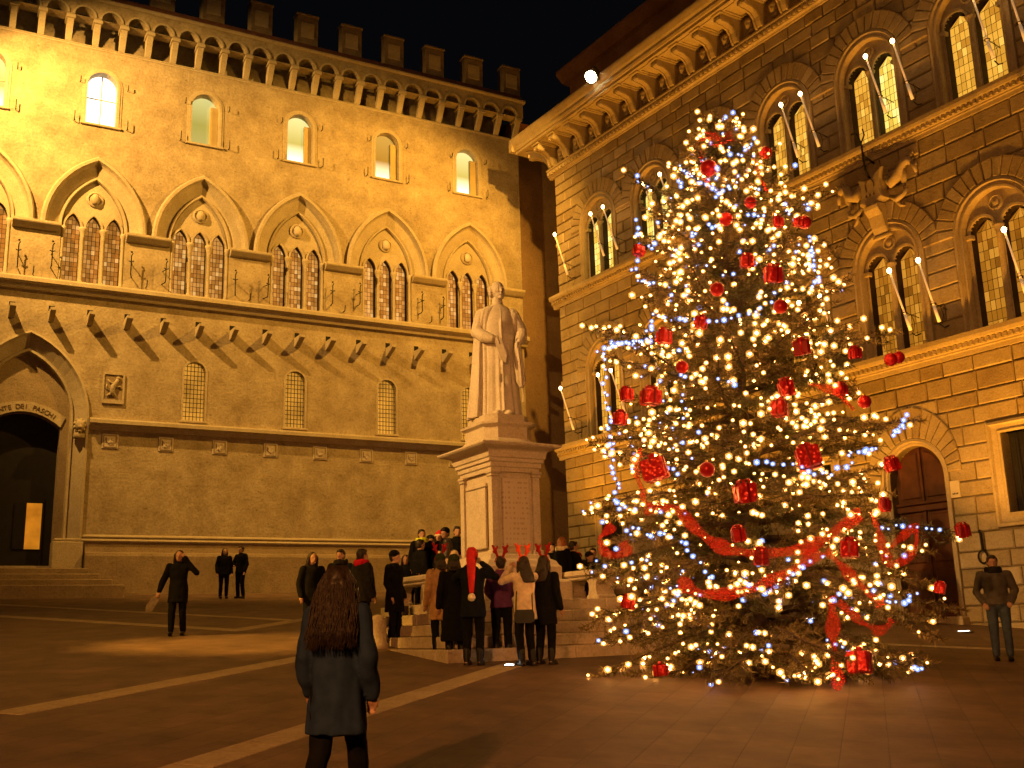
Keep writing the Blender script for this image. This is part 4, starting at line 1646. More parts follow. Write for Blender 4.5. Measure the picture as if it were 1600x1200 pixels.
N, L = nt.nodes, nt.links
tc = N.new('ShaderNodeTexCoord')
mp = N.new('ShaderNodeMapping')
mp.inputs['Scale'].default_value = (9.0, 1.0, 1.0)
L.new(tc.outputs['Object'], mp.inputs[0])
nz = N.new('ShaderNodeTexNoise')
nz.inputs['Scale'].default_value = 2.6
nz.inputs['Detail'].default_value = 3
L.new(mp.outputs[0], nz.inputs['Vector'])
sx_ = N.new('ShaderNodeSeparateXYZ')
L.new(tc.outputs['Object'], sx_.inputs[0])
sn = N.new('ShaderNodeMath'); sn.operation = 'MULTIPLY'; sn.inputs[1].default_value = 62.0
L.new(sx_.outputs['Z'], sn.inputs[0])
s2 = N.new('ShaderNodeMath'); s2.operation = 'SINE'
L.new(sn.outputs[0], s2.inputs[0])
g1 = N.new('ShaderNodeMath'); g1.operation = 'GREATER_THAN'; g1.inputs[1].default_value = 0.3
L.new(s2.outputs[0], g1.inputs[0])
g2 = N.new('ShaderNodeMath'); g2.operation = 'GREATER_THAN'; g2.inputs[1].default_value = 0.52
L.new(nz.outputs[0], g2.inputs[0])
g3 = N.new('ShaderNodeMath'); g3.operation = 'MULTIPLY'
L.new(g1.outputs[0], g3.inputs[0]); L.new(g2.outputs[0], g3.inputs[1])
mxx = N.new('ShaderNodeMix'); mxx.data_type = 'RGBA'
mxx.inputs[6].default_value = (0.53, 0.45, 0.36, 1)
mxx.inputs[7].default_value = (0.38, 0.30, 0.23, 1)
L.new(g3.outputs[0], mxx.inputs[0])
L.new(mxx.outputs[2], bs.inputs['Base Color'])
bs.inputs['Roughness'].default_value = 0.7
M['inscribed'] = mt
mb = MB()
mb.bbox(-0.30, 0.30, -HY - 0.0, -HY + 0.08, 3.42, 4.78, 0.012)
mb.build('inscription_panel', M['inscribed'], mon)
# octagonal upper plinth
def octa(r, z, cut=0.6):
    hx, hy = r * 0.86, r
    k = cut * r * 0.55
    return [(-hx + k, -hy, z), (hx - k, -hy, z), (hx, -hy + k, z), (hx, hy - k, z), (hx - k, hy, z), (-hx + k, hy, z), (-hx, hy - k, z), (-hx, -hy + k, z)]
mb = MB()
mb.rings([octa(0.74, 5.46), octa(0.74, 5.52), octa(0.69, 5.56), octa(0.63, 5.60), octa(0.63, 5.83), octa(0.66, 5.85), octa(0.72, 5.88), octa(0.73, 5.93), octa(0.57, 5.95), octa(0.55, 5.95)])
mb.build('upper_plinth', P, mon)
mb = MB()
mb.rings([octa(0.58, 5.94), octa(0.58, 6.09), octa(0.56, 6.105)])
mb.build('statue_base', P, mon)

# benches of the monument
def bench(loc, rz, ln, label):
    t = thing('stone_bench', label, 'bench', loc, rz)
    mb = MB()
    mb.bbox(-ln / 2, ln / 2, -0.27, 0.27, 0.44, 0.56, 0.03)
    mb.bbox(-ln / 2 + 0.04, ln / 2 - 0.04, -0.23, 0.23, 0.38, 0.438, 0.02)
    mb.build('seat', M['steps'], t)
    for s in (-1, 1):
        mb = MB()
        c = s * (ln / 2 - 0.24)
        rings = []
        for z, w in ((0, 0.20), (0.06, 0.20), (0.09, 0.15), (0.18, 0.12), (0.30, 0.13), (0.36, 0.19), (0.38, 0.19)):
            rings.append([(c - w, -0.2, z), (c + w, -0.2, z), (c + w, 0.2, z), (c - w, 0.2, z)])
        mb.rings(rings)
        mb.build('leg', M['steps'], t)
    return t


bl = MO + DA * -1.52 + IN_A * 0.75
bench((bl.x, bl.y, 2.352), ANG_A + pi / 2, 2.2, 'moulded stone bench on the left side of the statue steps')
b2 = MO + DA * 1.15 + IN_A * -1.35
bench((b2.x, b2.y, 2.352), ANG_A + pi / 2, 1.5, 'moulded stone bench on the right side of the statue steps')
bo = thing('stone_bollard', 'short round-topped pale stone bollard beside the statue steps', 'bollard', (-2.52, 19.65, gz(-2.52, 19.65)))
mb = MB()
mb.lathe([(0.20, -0.05), (0.20, 0.06), (0.16, 0.09), (0.155, 0.42), (0.14, 0.50), (0.08, 0.56), (0.01, 0.58)], 18)
mb.build('shaft', M['steps'], bo, True)

# ================================================================== remeshed figures: parts are queued, evaluated once, then swapped in
JOBS = []


def queue(mb, name, mat, parent, voxel, smooth_it=1, fold=0.0, fold_scale=6.0, seed=0):
    me = bpy.data.meshes.new('tmp')
    me.from_pydata(mb.v, [], mb.f)
    o = bpy.data.objects.new('tmp', me)
    COL.objects.link(o)
    r = o.modifiers.new('r', 'REMESH')
    r.mode = 'VOXEL'
    r.voxel_size = voxel
    if smooth_it:
        s = o.modifiers.new('s', 'SMOOTH')
        s.iterations = smooth_it
        s.factor = 0.5
    JOBS.append((o, name, mat, parent, fold, fold_scale, seed))


def flush_jobs():
    tx = []
    for cu, loc, rot, par in TEXT_JOBS:
        o = bpy.data.objects.new('tmp', cu)
        COL.objects.link(o)
        tx.append((o, loc, rot, par))
    bpy.context.view_layer.update()
    dg = bpy.context.evaluated_depsgraph_get()
    done = []
    for o, name, mat, parent, fold, fs, seed in JOBS:
        me = bpy.data.meshes.new_from_object(o.evaluated_get(dg))
        done.append((me, name, mat, parent, fold, fs, seed))
    tdone = [(bpy.data.meshes.new_from_object(o.evaluated_get(dg)), loc, rot, par) for o, loc, rot, par in tx]
    for o in [j[0] for j in JOBS] + [t[0] for t in tx]:
        bpy.data.objects.remove(o, do_unlink=True)
    for me, name, mat, parent, fold, fs, seed in done:
        me.name = name
        if fold:
            off = Vector((seed * 3.1, seed * 1.7, seed * 0.9))
            ns = [v.normal.copy() for v in me.vertices]
            for v, nn in zip(me.vertices, ns):
                p = v.co
                q = Vector((p.x * fs, p.y * fs, p.z * fs * 0.35)) + off
                q2 = Vector((p.x * fs * 0.7, p.y * fs * 0.7, p.z * fs * 1.1 - p.x * 3)) + off * 2
                v.co = p + nn * (fold * (noise.noise(q) + 0.6 * noise.noise(q2)))
        me.materials.clear()
        me.materials.append(mat)
        me.polygons.foreach_set('use_smooth', [True] * len(me.polygons))
        o = bpy.data.objects.new(name, me)
        COL.objects.link(o)
        o.parent = parent
    for me, loc, rot, par in tdone:
        me.materials.clear()
        me.materials.append(M['carved_dark'])
        o = bpy.data.objects.new('letter', me)
        COL.objects.link(o)
        o.parent = par
        o.location = loc
        o.rotation_euler = rot


def loft(mb, chain, n=14, folds=None):
    """chain of (cx, cy, z, rx, ry): horizontal ellipses"""
    rr = []
    for cx_, cy_, z, rx, ry in chain:
        ring = []
        for k in range(n):
            a = 2 * pi * k / n
            f = 1.0 + (folds(a, z) if folds else 0.0)
            ring.append((cx_ + rx * f * cos(a), cy_ + ry * f * sin(a), z))
        rr.append(ring)
    mb.rings(rr)


def limb(mb, pts, radii, n=10):
    """smooth tapered limb with rounded joints"""
    mb.tube(pts, radii, n)
    for p, r in zip(pts, radii):
        mb.ball(p, r * 0.985, n=8, k=6)


# ================================================================== statue
sta = thing('statue', 'pale marble statue of a robed and cloaked man holding papers on the tall pedestal', 'statue', (MO.x + 0.04, MO.y - 0.05, 6.10), radians(6))
sta.scale = (0.97, 0.97, 0.985)
V = M['marble']
mb = MB()
fl = lambda a, z: (0.060 * sin(11 * a + 0.8) + 0.035 * sin(19 * a + 2)) * max(0.0, min(1.0, (1.75 - z) / 0.9))
loft(mb, [(0.03, 0, 0.03, 0.45, 0.36), (0.03, 0, 0.3, 0.42, 0.345), (0.02, 0, 0.7, 0.395, 0.325), (0.02, 0, 1.1, 0.375, 0.305), (0.01, -0.02, 1.5, 0.36, 0.30), (0.01, -0.03, 1.75, 0.35, 0.285), (0, -0.02, 1.98, 0.365, 0.275),
          (0, 0, 2.18, 0.375, 0.26), (0, 0.01, 2.32, 0.36, 0.23), (0, 0.01, 2.42, 0.26, 0.18), (0.01, 0, 2.50, 0.13, 0.13), (0.01, -0.02, 2.64, 0.11, 0.115)], 64, fl)
mb.tube([(0.05, -0.32, 2.36), (0.055, -0.315, 1.9), (0.06, -0.34, 1.5), (0.07, -0.36, 0.9), (0.075, -0.39, 0.1)], [0.02, 0.022, 0.022, 0.025, 0.028], 6)
for s in (-1, 1):
    mb.tube([(0.03 + s * 0.05, -0.05, 0.05), (0.05 + s * 0.13, -0.42, 0.05)], [0.08, 0.07], 8)
    mb.ball((0.05 + s * 0.13, -0.43, 0.05), 0.075, 0.09, 0.06)
# waist band and front cape edge
mb.rings([[(0.01 + 0.372 * cos(a), -0.025 + 0.302 * sin(a), z) for a in [2 * pi * k / 40 for k in range(40)]] for z in (1.70, 1.78)])
queue(mb, 'robe', V, sta, 0.017, 1)
mb = MB()                                       # cloak from his right shoulder to the ground
fl2 = lambda a, z: (0.10 * sin(9 * a + 1.0) + 0.07 * sin(15 * a)) * max(0.25, min(1.0, (2.4 - z) / 0.8))
loft(mb, [(-0.34, 0.10, 0.0, 0.34, 0.36), (-0.33, 0.09, 0.4, 0.30, 0.33), (-0.32, 0.08, 0.9, 0.26, 0.30), (-0.32, 0.06, 1.4, 0.22, 0.27), (-0.31, 0.04, 1.8, 0.20, 0.25), (-0.28, 0.02, 2.15, 0.19, 0.25), (-0.22, 0.01, 2.35, 0.20, 0.22), (-0.12, 0.02, 2.44, 0.16, 0.17)], 60, fl2)
loft(mb, [(0.02, 0.20, 0.05, 0.40, 0.20), (0.02, 0.18, 1.2, 0.36, 0.18), (0.0, 0.14, 2.2, 0.36, 0.14), (0.0, 0.10, 2.42, 0.22, 0.11)], 50, fl2)
queue(mb, 'cloak', V, sta, 0.017, 1)
mb = MB()                                       # head turned a little to the right
hr = Matrix.Rotation(radians(22), 3, 'Z')
hc = Vector((0.02, -0.03, 2.79))
def hp(x, y, z):
    return hc + hr @ Vector((x, y, z))
mb.ball(hp(0, 0, 0.03), 0.158, 0.185, 0.20, 16, 12)
mb.ball(hp(0, -0.07, -0.10), 0.105, 0.10, 0.11, 12, 9)
mb.ball(hp(0, -0.185, -0.02), 0.026, 0.045, 0.05, 8, 6)
mb.ball(hp(0, -0.155, 0.045), 0.10, 0.035, 0.025, 10, 6)
mb.ball(hp(0, -0.165, -0.10), 0.05, 0.022, 0.018, 8, 5)
mb.ball(hp(0, -0.155, -0.165), 0.045, 0.04, 0.035, 8, 6)
for s in (-1, 1):
    mb.ball(hp(s * 0.15, 0.0, -0.01), 0.022, 0.04, 0.06, 8, 6)
    mb.ball(hp(s * 0.145, 0.05, 0.0), 0.06, 0.11, 0.13, 10, 7)
    mb.ball(hp(s * 0.062, -0.135, 0.012), 0.028, 0.02, 0.018, 6, 5)
mb.ball(hp(0, 0.11, -0.02), 0.15, 0.11, 0.17, 12, 8)
mb.tube([hc + Vector((0, 0.01, -0.1)), (0.01, 0, 2.5)], [0.095, 0.12], 12)
queue(mb, 'head', V, sta, 0.010, 1)
mb = MB()                                       # arms
limb(mb, [(-0.34, -0.02, 2.26), (-0.44, -0.10, 1.86), (-0.30, -0.30, 1.70), (-0.16, -0.40, 1.64)], [0.15, 0.155, 0.14, 0.10], 12)
limb(mb, [(0.34, -0.02, 2.26), (0.50, -0.04, 1.88), (0.50, -0.18, 1.70), (0.44, -0.30, 1.60)], [0.15, 0.15, 0.13, 0.09], 12)
for i in range(4):                              # fingers closing on the papers and the drapery
    limb(mb, [(-0.13 + 0.012 * i, -0.42, 1.66 - 0.035 * i), (-0.05 + 0.012 * i, -0.47, 1.63 - 0.035 * i), (0.0, -0.45, 1.58 - 0.03 * i)], [0.022, 0.02, 0.016], 6)
    limb(mb, [(0.44, -0.33, 1.60 - 0.035 * i), (0.38, -0.39, 1.56 - 0.035 * i), (0.35, -0.35, 1.52 - 0.03 * i)], [0.022, 0.02, 0.016], 6)
mb.ball((-0.12, -0.41, 1.61), 0.055, 0.04, 0.075, 8, 6)
mb.ball((0.43, -0.32, 1.56), 0.055, 0.045, 0.075, 8, 6)
limb(mb, [(-0.12, -0.40, 1.68), (-0.06, -0.44, 1.70), (-0.02, -0.45, 1.66)], [0.024, 0.021, 0.018], 6)
limb(mb, [(0.43, -0.31, 1.64), (0.38, -0.35, 1.66), (0.35, -0.36, 1.62)], [0.024, 0.021, 0.018], 6)
queue(mb, 'arms', V, sta, 0.011, 1)
mb = MB()                                       # sheaf of papers
mb.prism([(-0.10, 1.58), (0.02, 1.66), (0.16, 1.24), (0.12, 1.10), (0.0, 1.20)][::-1], -0.47, -0.44, 0.006)
mb.prism([(-0.08, 1.56), (0.05, 1.64), (0.19, 1.28), (0.02, 1.16)][::-1], -0.435, -0.42, 0.004)
mb.build('papers', V, sta)
mb = MB()                                       # drapery hanging from his left hand
loft(mb, [(0.47, -0.24, 0.62, 0.05, 0.06), (0.46, -0.26, 0.75, 0.10, 0.09), (0.43, -0.28, 1.1, 0.10, 0.10), (0.40, -0.30, 1.4, 0.085, 0.09), (0.39, -0.32, 1.58, 0.05, 0.06)], 30, lambda a, z: 0.12 * sin(7 * a))
mb.tube([(0.47, -0.24, 0.64), (0.50, -0.25, 0.45), (0.49, -0.24, 0.30)], [0.02, 0.016, 0.02], 6)
queue(mb, 'hanging_drapery', V, sta, 0.014, 1)
# ================================================================== christmas tree
TX, TY_ = 3.45, 15.8
TB = gz(TX, TY_)
tree = thing('christmas_tree', 'tall bushy fir tree covered in lights, red gifts and ribbon', 'tree', (TX, TY_, TB))
M['bark'] = plain('fir_bark', (0.07, 0.045, 0.03), 0.9, 0, 0.3, 12, 0.6, 0.03)
M['needle'] = plain('fir_needles', (0.15, 0.11, 0.034), 0.6, 0, 0.45, 3.0, 0)
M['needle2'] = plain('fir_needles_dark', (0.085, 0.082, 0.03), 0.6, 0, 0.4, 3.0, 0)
mb = MB()
mb.tube([(0, 0, -0.1), (0.01, 0.02, 1.5), (-0.02, 0, 4.0), (-0.03, 0.01, 6.5), (-0.05, 0, 8.25)], [0.16, 0.14, 0.10, 0.055, 0.015], 10)
mb.build('trunk', M['bark'], tree, True)
TZ = [0.9, 1.6, 2.4, 3.2, 4.4, 5.8, 7.0, 8.0, 8.8, 9.5]
TR = [1.7, 2.05, 2.5, 2.5, 2.1, 1.9, 1.42, 1.12, 0.62, 0.1]


def trad(z):
    for i in range(len(TZ) - 1):
        if z <= TZ[i + 1]:
            t = max(0, (z - TZ[i]) / (TZ[i + 1] - TZ[i]))
            return TR[i] + (TR[i + 1] - TR[i]) * t
    return 0.05


rt_ = random.Random(21)
TWIGS = []            # world points on the outer shoots, for hanging the lights
BR = []
n_br = 285
for i in range(n_br):
    q = (i + 0.5) / n_br
    z = 0.55 + 8.0 * (1 - (1 - q) ** 0.80 if False else q ** 1.12)   # above the foot
    az = i * 2.39996 + rt_.uniform(-0.3, 0.3)
    BR.append((z, az, 1.0))
# long boughs that stick out of the outline in the photograph (height above foot, azimuth, reach)
for z, dx, reach in ((4.75, -1, 2.15), (4.72, -1, 1.95), (4.55, 1, 2.35), (2.2, 1, 3.0), (3.45, 1, 2.5), (1.35, 1, 2.7), (1.9, -1, 2.3), (1.1, -1, 2.0), (2.6, -1, 2.25), (6.9, -1, 1.45), (6.6, 1, 1.45), (5.8, 1, 1.5), (0.7, 1, 2.1)):
    BR.append((z, (0 if dx > 0 else pi) - dx * 0.08, -reach))
for bi, (zf, az, k) in enumerate(BR):
    zw = zf + TB
    tip_z = zw - 0.05
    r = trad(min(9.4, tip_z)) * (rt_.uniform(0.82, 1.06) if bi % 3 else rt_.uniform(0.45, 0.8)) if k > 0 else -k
    r = max(r, 0.16)
    low = max(0.0, 1 - zf / 8.0)
    rise = 0.55 * (1 - low) + 0.12 + (rt_.uniform(-0.22, 0.30) if k > 0 else 0.0)
    pts = []
    nseg = 7
    for s in range(nseg + 1):
        t = s / nseg
        rad = r * t
        zz = zf + r * (rise * t - (0.25 + 0.35 * low) * t * t + 0.16 * t ** 4)
        w = az + 0.10 * sin(t * 3 + bi)
        pts.append(Vector((rad * cos(w), rad * sin(w), max(0.10, zz - (0.18 * r if k > 0 else 0)))))
    mb = MB()
    mb.tube(pts, [0.032 * (1 - 0.85 * s / nseg) * (0.5 + r / 3) + 0.004 for s in range(nseg + 1)], 4, True, 0)
    nt_ = int(10 + 11 * r)
    for j in range(nt_):
        t = 0.22 + 0.78 * (j + rt_.random()) / nt_
        f = t * nseg
        a = min(int(f), nseg - 1)
        p0 = pts[a].lerp(pts[a + 1], f - a)
        d = (pts[a + 1] - pts[a]).normalized()
        sd = d.cross(Vector((0, 0, 1))).normalized() * (1 if j % 2 else -1)
        tl = (0.16 + 0.34 * (1 - t)) * rt_.uniform(0.7, 1.2) * (0.55 + 0.3 * r)
        td = (d * 0.75 + sd * 0.75 + Vector((0, 0, rt_.uniform(-0.75, 0.35)))).normalized()
        if j >= nt_ - 1:
            td = d
            tl = 0.2
        p1 = p0 + td * tl + Vector((0, 0, -0.06 * tl))
        mb.tube([p0, p1], [0.007, 0.003], 3, False, 0)
        if t > 0.35:
            TWIGS.append((Vector((TX, TY_, TB)) + p1, t))
        nn = int(12 + 46 * tl)
        u = td.orthogonal().normalized()
        v = td.cross(u)
        for q in range(nn):
            s = (q + rt_.random()) / nn
            b = p0.lerp(p1, s)
            w = rt_.uniform(0, 2 * pi)
            side = u * cos(w) + v * sin(w)
            nd = (td * 0.65 + side * 0.9).normalized()
            ln = rt_.uniform(0.06, 0.12)
            wd = nd.cross(side.cross(td)).normalized() * 0.0095
            e = b + nd * ln
            mb.add([b - wd, b + wd, e], [(0, 1, 2)], 1)
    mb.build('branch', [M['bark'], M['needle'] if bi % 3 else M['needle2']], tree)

# ------------------------------------------------------------------ strings of bulbs
M['core_warm'] = glow('warm_filament', (1.0, 0.42, 0.08), 190.0, light=True)
M['core_cool'] = glow('cool_filament', (0.55, 0.65, 1.0), 12.0, light=True)


def halo_globe(name, c, st, clear):  # round bulb shell with emission added as a halo about the core
    mt, nt, bs = new_mat(name)
    mt.cycles.emission_sampling = 'NONE'
    N, L = nt.nodes, nt.links
    em = N.new('ShaderNodeEmission')
    em.inputs[0].default_value = (*c, 1)
    em.inputs[1].default_value = st
    tp = N.new('ShaderNodeBsdfTransparent')
    mx = N.new('ShaderNodeMixShader')
    mx.inputs[0].default_value = clear
    L.new(em.outputs[0], mx.inputs[1])
    L.new(tp.outputs[0], mx.inputs[2])
    L.new(mx.outputs[0], N['Material Output'].inputs[0])
    return mt


M['bulb_warm'] = [M['core_warm'], halo_globe('warm_halo_globe', (1.0, 0.40, 0.07), 2.0, 0.5)]
M['bulb_cool'] = [M['core_cool'], halo_globe('cool_halo_globe', (0.28, 0.40, 1.0), 1.6, 0.5)]
M['wire'] = plain('green_wire', (0.01, 0.02, 0.01), 0.6, 0, 0.1, 10, 0)


def ico(r):
    t = (1 + sqrt(5)) / 2
    vs = [(-1, t, 0), (1, t, 0), (-1, -t, 0), (1, -t, 0), (0, -1, t), (0, 1, t), (0, -1, -t), (0, 1, -t), (t, 0, -1), (t, 0, 1), (-t, 0, -1), (-t, 0, 1)]
    fs = [(0, 11, 5), (0, 5, 1), (0, 1, 7), (0, 7, 10), (0, 10, 11), (1, 5, 9), (5, 11, 4), (11, 10, 2), (10, 7, 6), (7, 1, 8), (3, 9, 4), (3, 4, 2), (3, 2, 6), (3, 6, 8), (3, 8, 9), (4, 9, 5), (2, 4, 11), (6, 2, 10), (8, 6, 7), (9, 8, 1)]
    s = r / sqrt(1 + t * t)
    return [(x * s, y * s, z * s) for x, y, z in vs], fs


def light_string(name, label, pts, mat, r, wires):
    root = thing(name, label, 'string lights', (TX, TY_, TB))
    base = Vector((TX, TY_, TB))
    pts = sorted(pts, key=lambda p: (p - CAM).length)
    vis, hid = pts[:298], pts[298:]
    vs, fs = ico(r)
    co_, cf_ = [(x * r * 0.44, y * r * 0.44, z * r * 0.44) for x, y, z in ((1, 0, 0), (0, 1, 0), (-1, 0, 0), (0, -1, 0), (0, 0, 1), (0, 0, -1))], [(0, 1, 4), (1, 2, 4), (2, 3, 4), (3, 0, 4), (1, 0, 5), (2, 1, 5), (3, 2, 5), (0, 3, 5)]
    mbx = MB()
    mbx.add(co_, cf_, 0)
    mbx.add(vs, fs, 1)
    src = mbx.build('bulb', mat, root, True)
    src.location = vis[0] - base
    rr_ = random.Random(9)
    for p in vis[1:]:
        s = rr_.uniform(0.55, 1.2)
        inst('bulb', src, root, p - base, scale=(s, s, s))
    if hid:
        mbx = MB()
        for p in hid:
            q = p - base
            s = rr_.uniform(0.55, 1.2)
            mbx.add([(q.x + x * s, q.y + y * s, q.z + z * s) for x, y, z in co_], cf_, 0)
            mbx.add([(q.x + x * s, q.y + y * s, q.z + z * s) for x, y, z in vs], fs, 1)
        tag(mbx.build('bulb', mat, root, True), kind='stuff')
    mbx = MB()
    for w in wires:
        mbx.tube([p - base + Vector((0, 0.02, 0.02)) for p in w], 0.006, 4)
    tag(mbx.build('wire', M['wire'], root), kind='stuff')
    return root


rl = random.Random(5)
cand_ = []
for p, t in TWIGS:
    d = Vector((p.x - TX, p.y - TY_, 0))
    face = -(d.normalized().dot(Vector((0.2, 0.98, 0)))) if d.length > 0.01 else 1
    w = 1.0 if face > -0.15 else 0.35
    if p.z < 2.0:
        w *= 0.45
    if p.z > 6.0:
        w *= 1.6
    if 2.0 < p.z < 3.2 or p.x >= 4.3:
        w *= 0.75
    cand_.append((p, w))
rl.shuffle(cand_)
warm, cool = [], []
for p, w in cand_:
    if len(warm) >= 1600:
        break
    if rl.random() > w:
        continue
    if all((p - q).length > 0.082 for q in warm):
        ov = Vector((p.x - TX, p.y - TY_, 0)).normalized() * 0.05
        warm.append(p + ov + Vector((0, -0.02, 0.03)))
wires = []
used = set()
ws = sorted(range(len(warm)), key=lambda i: warm[i].z)
for a in range(0, len(ws) - 12, 12):                # loops of wire round the tree, each a dozen bulbs long
    ring = sorted((warm[i] for i in ws[a:a + 12]), key=lambda p: atan2(p.y - TY_, p.x - TX))
    for p, q in zip(ring[:-1], ring[1:]):
        if (p - q).length < 0.9:
            wires.append([p, (p + q) / 2 + Vector((0, 0, -0.08)), q])
light_string('warm_string_lights', 'long string of round warm white bulbs wound all over the fir tree', warm, M['bulb_warm'], 0.052, wires)
COOL = [[(1.97, 15.6, 7.94), (2.01, 15.6, 7.57), (1.96, 15.6, 7.16), (1.99, 15.6, 6.95), (2.15, 15.0, 6.74)], [(2.05, 14.78, 6.19), (1.92, 14.7, 5.79), (1.7, 15.18, 5.88), (1.41, 15.6, 5.91), (1.41, 15.6, 5.61), (1.36, 15.6, 5.36), (1.41, 15.6, 4.97), (1.42, 15.36, 4.45), (1.38, 15.08, 4.13), (1.41, 14.64, 3.7), (1.35, 14.6, 3.52), (1.41, 14.38, 3.37), (1.53, 14.24, 3.39)], [(1.54, 14.12, 3.11), (1.69, 13.98, 2.98), (1.91, 13.78, 2.94), (2.07, 13.68, 2.87), (2.22, 13.58, 2.66), (2.35, 13.5, 2.41), (2.51, 13.5, 2.33)], [(4.37, 14.74, 7.08), (4.37, 14.62, 6.79), (4.38, 14.48, 6.51), (4.15, 14.28, 6.35)], [(4.44, 14.92, 7.34), (4.37, 14.7, 6.97)], [(4.07, 14.8, 7.81), (4.15, 14.8, 7.65), (4.3, 14.86, 7.52)], [(5.85, 15.6, 4.75), (5.74, 15.6, 4.61), (5.26, 14.7, 4.32)], [(3.07, 13.54, 3.84), (3.53, 13.48, 3.75), (3.8, 13.46, 3.66), (4.02, 13.5, 3.64), (4.22, 13.6, 3.75), (4.41, 13.68, 3.78)], [(2.12, 14.64, 6.1), (2.34, 14.36, 5.97), (2.81, 14.06, 5.86), (3.32, 13.96, 5.91), (3.52, 14.02, 6.06)], [(2.73, 13.94, 4.99), (2.97, 13.86, 4.92), (3.08, 13.82, 4.91)], [(2.93, 14.62, 7.42), (3.11, 14.58, 7.5), (3.48, 14.56, 7.58), (3.76, 14.58, 7.53)], [(3.57, 13.26, 2.52), (3.36, 13.26, 2.41), (3.18, 13.36, 2.27), (3.03, 13.42, 2.19), (2.76, 13.38, 2.36)], [(2.28, 14.16, 4.83), (2.32, 14.1, 4.64), (2.23, 14.12, 4.47)], [(4.79, 14.02, 4.04), (4.46, 13.78, 3.96), (4.21, 13.66, 3.91)], [(5.3, 15.62, 3.12), (5.8, 15.58, 3.12), (6.25, 15.55, 3.06)], [(4.7, 13.88, 2.01), (4.91, 14.0, 2.04), (5.23, 14.16, 2.2)], [(2.7, 15.6, 8.82), (2.86, 15.2, 8.42), (3.09, 14.76, 8.02), (3.38, 14.76, 8.11)], [(3.13, 15.6, 9.35), (3.03, 15.6, 9.3)], [(3.93, 15.6, 9.27), (3.87, 15.6, 9.16), (3.65, 15.34, 8.94)]]
cw = []
for line in COOL:
    cw.append([Vector(p) for p in line])
    for a, b in zip(line[:-1], line[1:]):
        a, b = Vector(a), Vector(b)
        n = max(1, round((b - a).length / 0.11))
        for k in range(n):
            p = a.lerp(b, k / n) + Vector((rl.uniform(-.03, .03), rl.uniform(-.03, .03), rl.uniform(-.03, .03)))
            cool.append(p)
ct = 0
for p, w in cand_[::-1]:
    if ct > 300:
        break
    if rl.random() < w and all((p - q).length > 0.09 for q in warm) and (p.z < 3.0 or p.x < 2.6 or p.z > 6.2):
        cool.append(p)
        ct += 1
light_string('cool_string_lights', 'string of small blue white bulbs draped along the fir branches', cool, M['bulb_cool'], 0.040, cw)

# ------------------------------------------------------------------ gifts, baubles, ribbon
mt, nt, bs = new_mat('red_foil')
N, L = nt.nodes, nt.links
tc = N.new('ShaderNodeTexCoord')
vo = N.new('ShaderNodeTexVoronoi')
vo.inputs['Scale'].default_value = 16
L.new(tc.outputs['Object'], vo.inputs['Vector'])
bp = N.new('ShaderNodeBump')
bp.inputs['Strength'].default_value = 0.9
bp.inputs['Distance'].default_value = 0.03
L.new(vo.outputs['Distance'], bp.inputs['Height'])
L.new(bp.outputs[0], bs.inputs['Normal'])
bs.inputs['Base Color'].default_value = (0.70, 0.02, 0.025, 1)
bs.inputs['Metallic'].default_value = 0.35
bs.inputs['Roughness'].default_value = 0.30
M['foil'] = mt
M['foil_dark'] = plain('dark_red_paper', (0.26, 0.010, 0.015), 0.45, 0.2, 0.2, 6, 0.2)
M['bauble'] = plain('red_bauble', (0.50, 0.012, 0.015), 0.32, 0.3, 0.1, 5, 0)
M['gold'] = plain('gold_cap', (0.8, 0.55, 0.2), 0.3, 0.9, 0.1, 5, 0)
mt, nt, bs = new_mat('red_organza')
N, L = nt.nodes, nt.links
bs.inputs['Base Color'].default_value = (0.75, 0.03, 0.025, 1)
bs.inputs['Roughness'].default_value = 0.6
tr = N.new('ShaderNodeBsdfTranslucent')
tr.inputs[0].default_value = (0.85, 0.05, 0.035, 1)
tp = N.new('ShaderNodeBsdfTransparent')
m1, m2_ = N.new('ShaderNodeMixShader'), N.new('ShaderNodeMixShader')
m1.inputs[0].default_value = 0.5
m2_.inputs[0].default_value = 0.52
out = N['Material Output']
L.new(bs.outputs[0], m1.inputs[1])
L.new(tr.outputs[0], m1.inputs[2])
L.new(m1.outputs[0], m2_.inputs[1])
L.new(tp.outputs[0], m2_.inputs[2])
L.new(m2_.outputs[0], out.inputs[0])
M['organza'] = mt


def ribbon_strip(mb, pts, width, seed):
    """crinkled ribbon along a path; lies in a plane facing away from the trunk"""
    r = random.Random(seed)
    P_ = [Vector(p) for p in pts]
    fine = []
    n = 9
    for i in range(len(P_) - 1):
        p0, p1, p2, p3 = P_[max(i - 1, 0)], P_[i], P_[i + 1], P_[min(i + 2, len(P_) - 1)]
        for k in range(n):
            t = k / n
            fine.append(0.5 * ((2 * p1) + (p2 - p0) * t + (2 * p0 - 5 * p1 + 4 * p2 - p3) * t * t + (3 * p1 - p0 - 3 * p2 + p3) * t ** 3))
    fine.append(P_[-1])
    lines = []
    ph = r.uniform(0, 6)
    for i, p in enumerate(fine):
        t = (fine[min(i + 1, len(fine) - 1)] - fine[max(i - 1, 0)]).normalized()
        outv = Vector((p.x - TX, p.y - TY_, 0.0)).normalized()
        s = t.cross(outv).normalized()
        tw = 0.5 * sin(i * 0.33 + ph)
        s = (s * cos(tw) + outv * sin(tw))
        w = width * (0.75 + 0.25 * sin(i * 0.5 + ph))
        lines.append([p + s * w * k + outv * 0.03 * sin(k * 9 + i * 0.8) for k in (-0.5, -0.25, 0, 0.25, 0.5)])
    loft_strip(mb, lines)


def place(p):
    return Vector(p) - Vector((0, 0, 0))


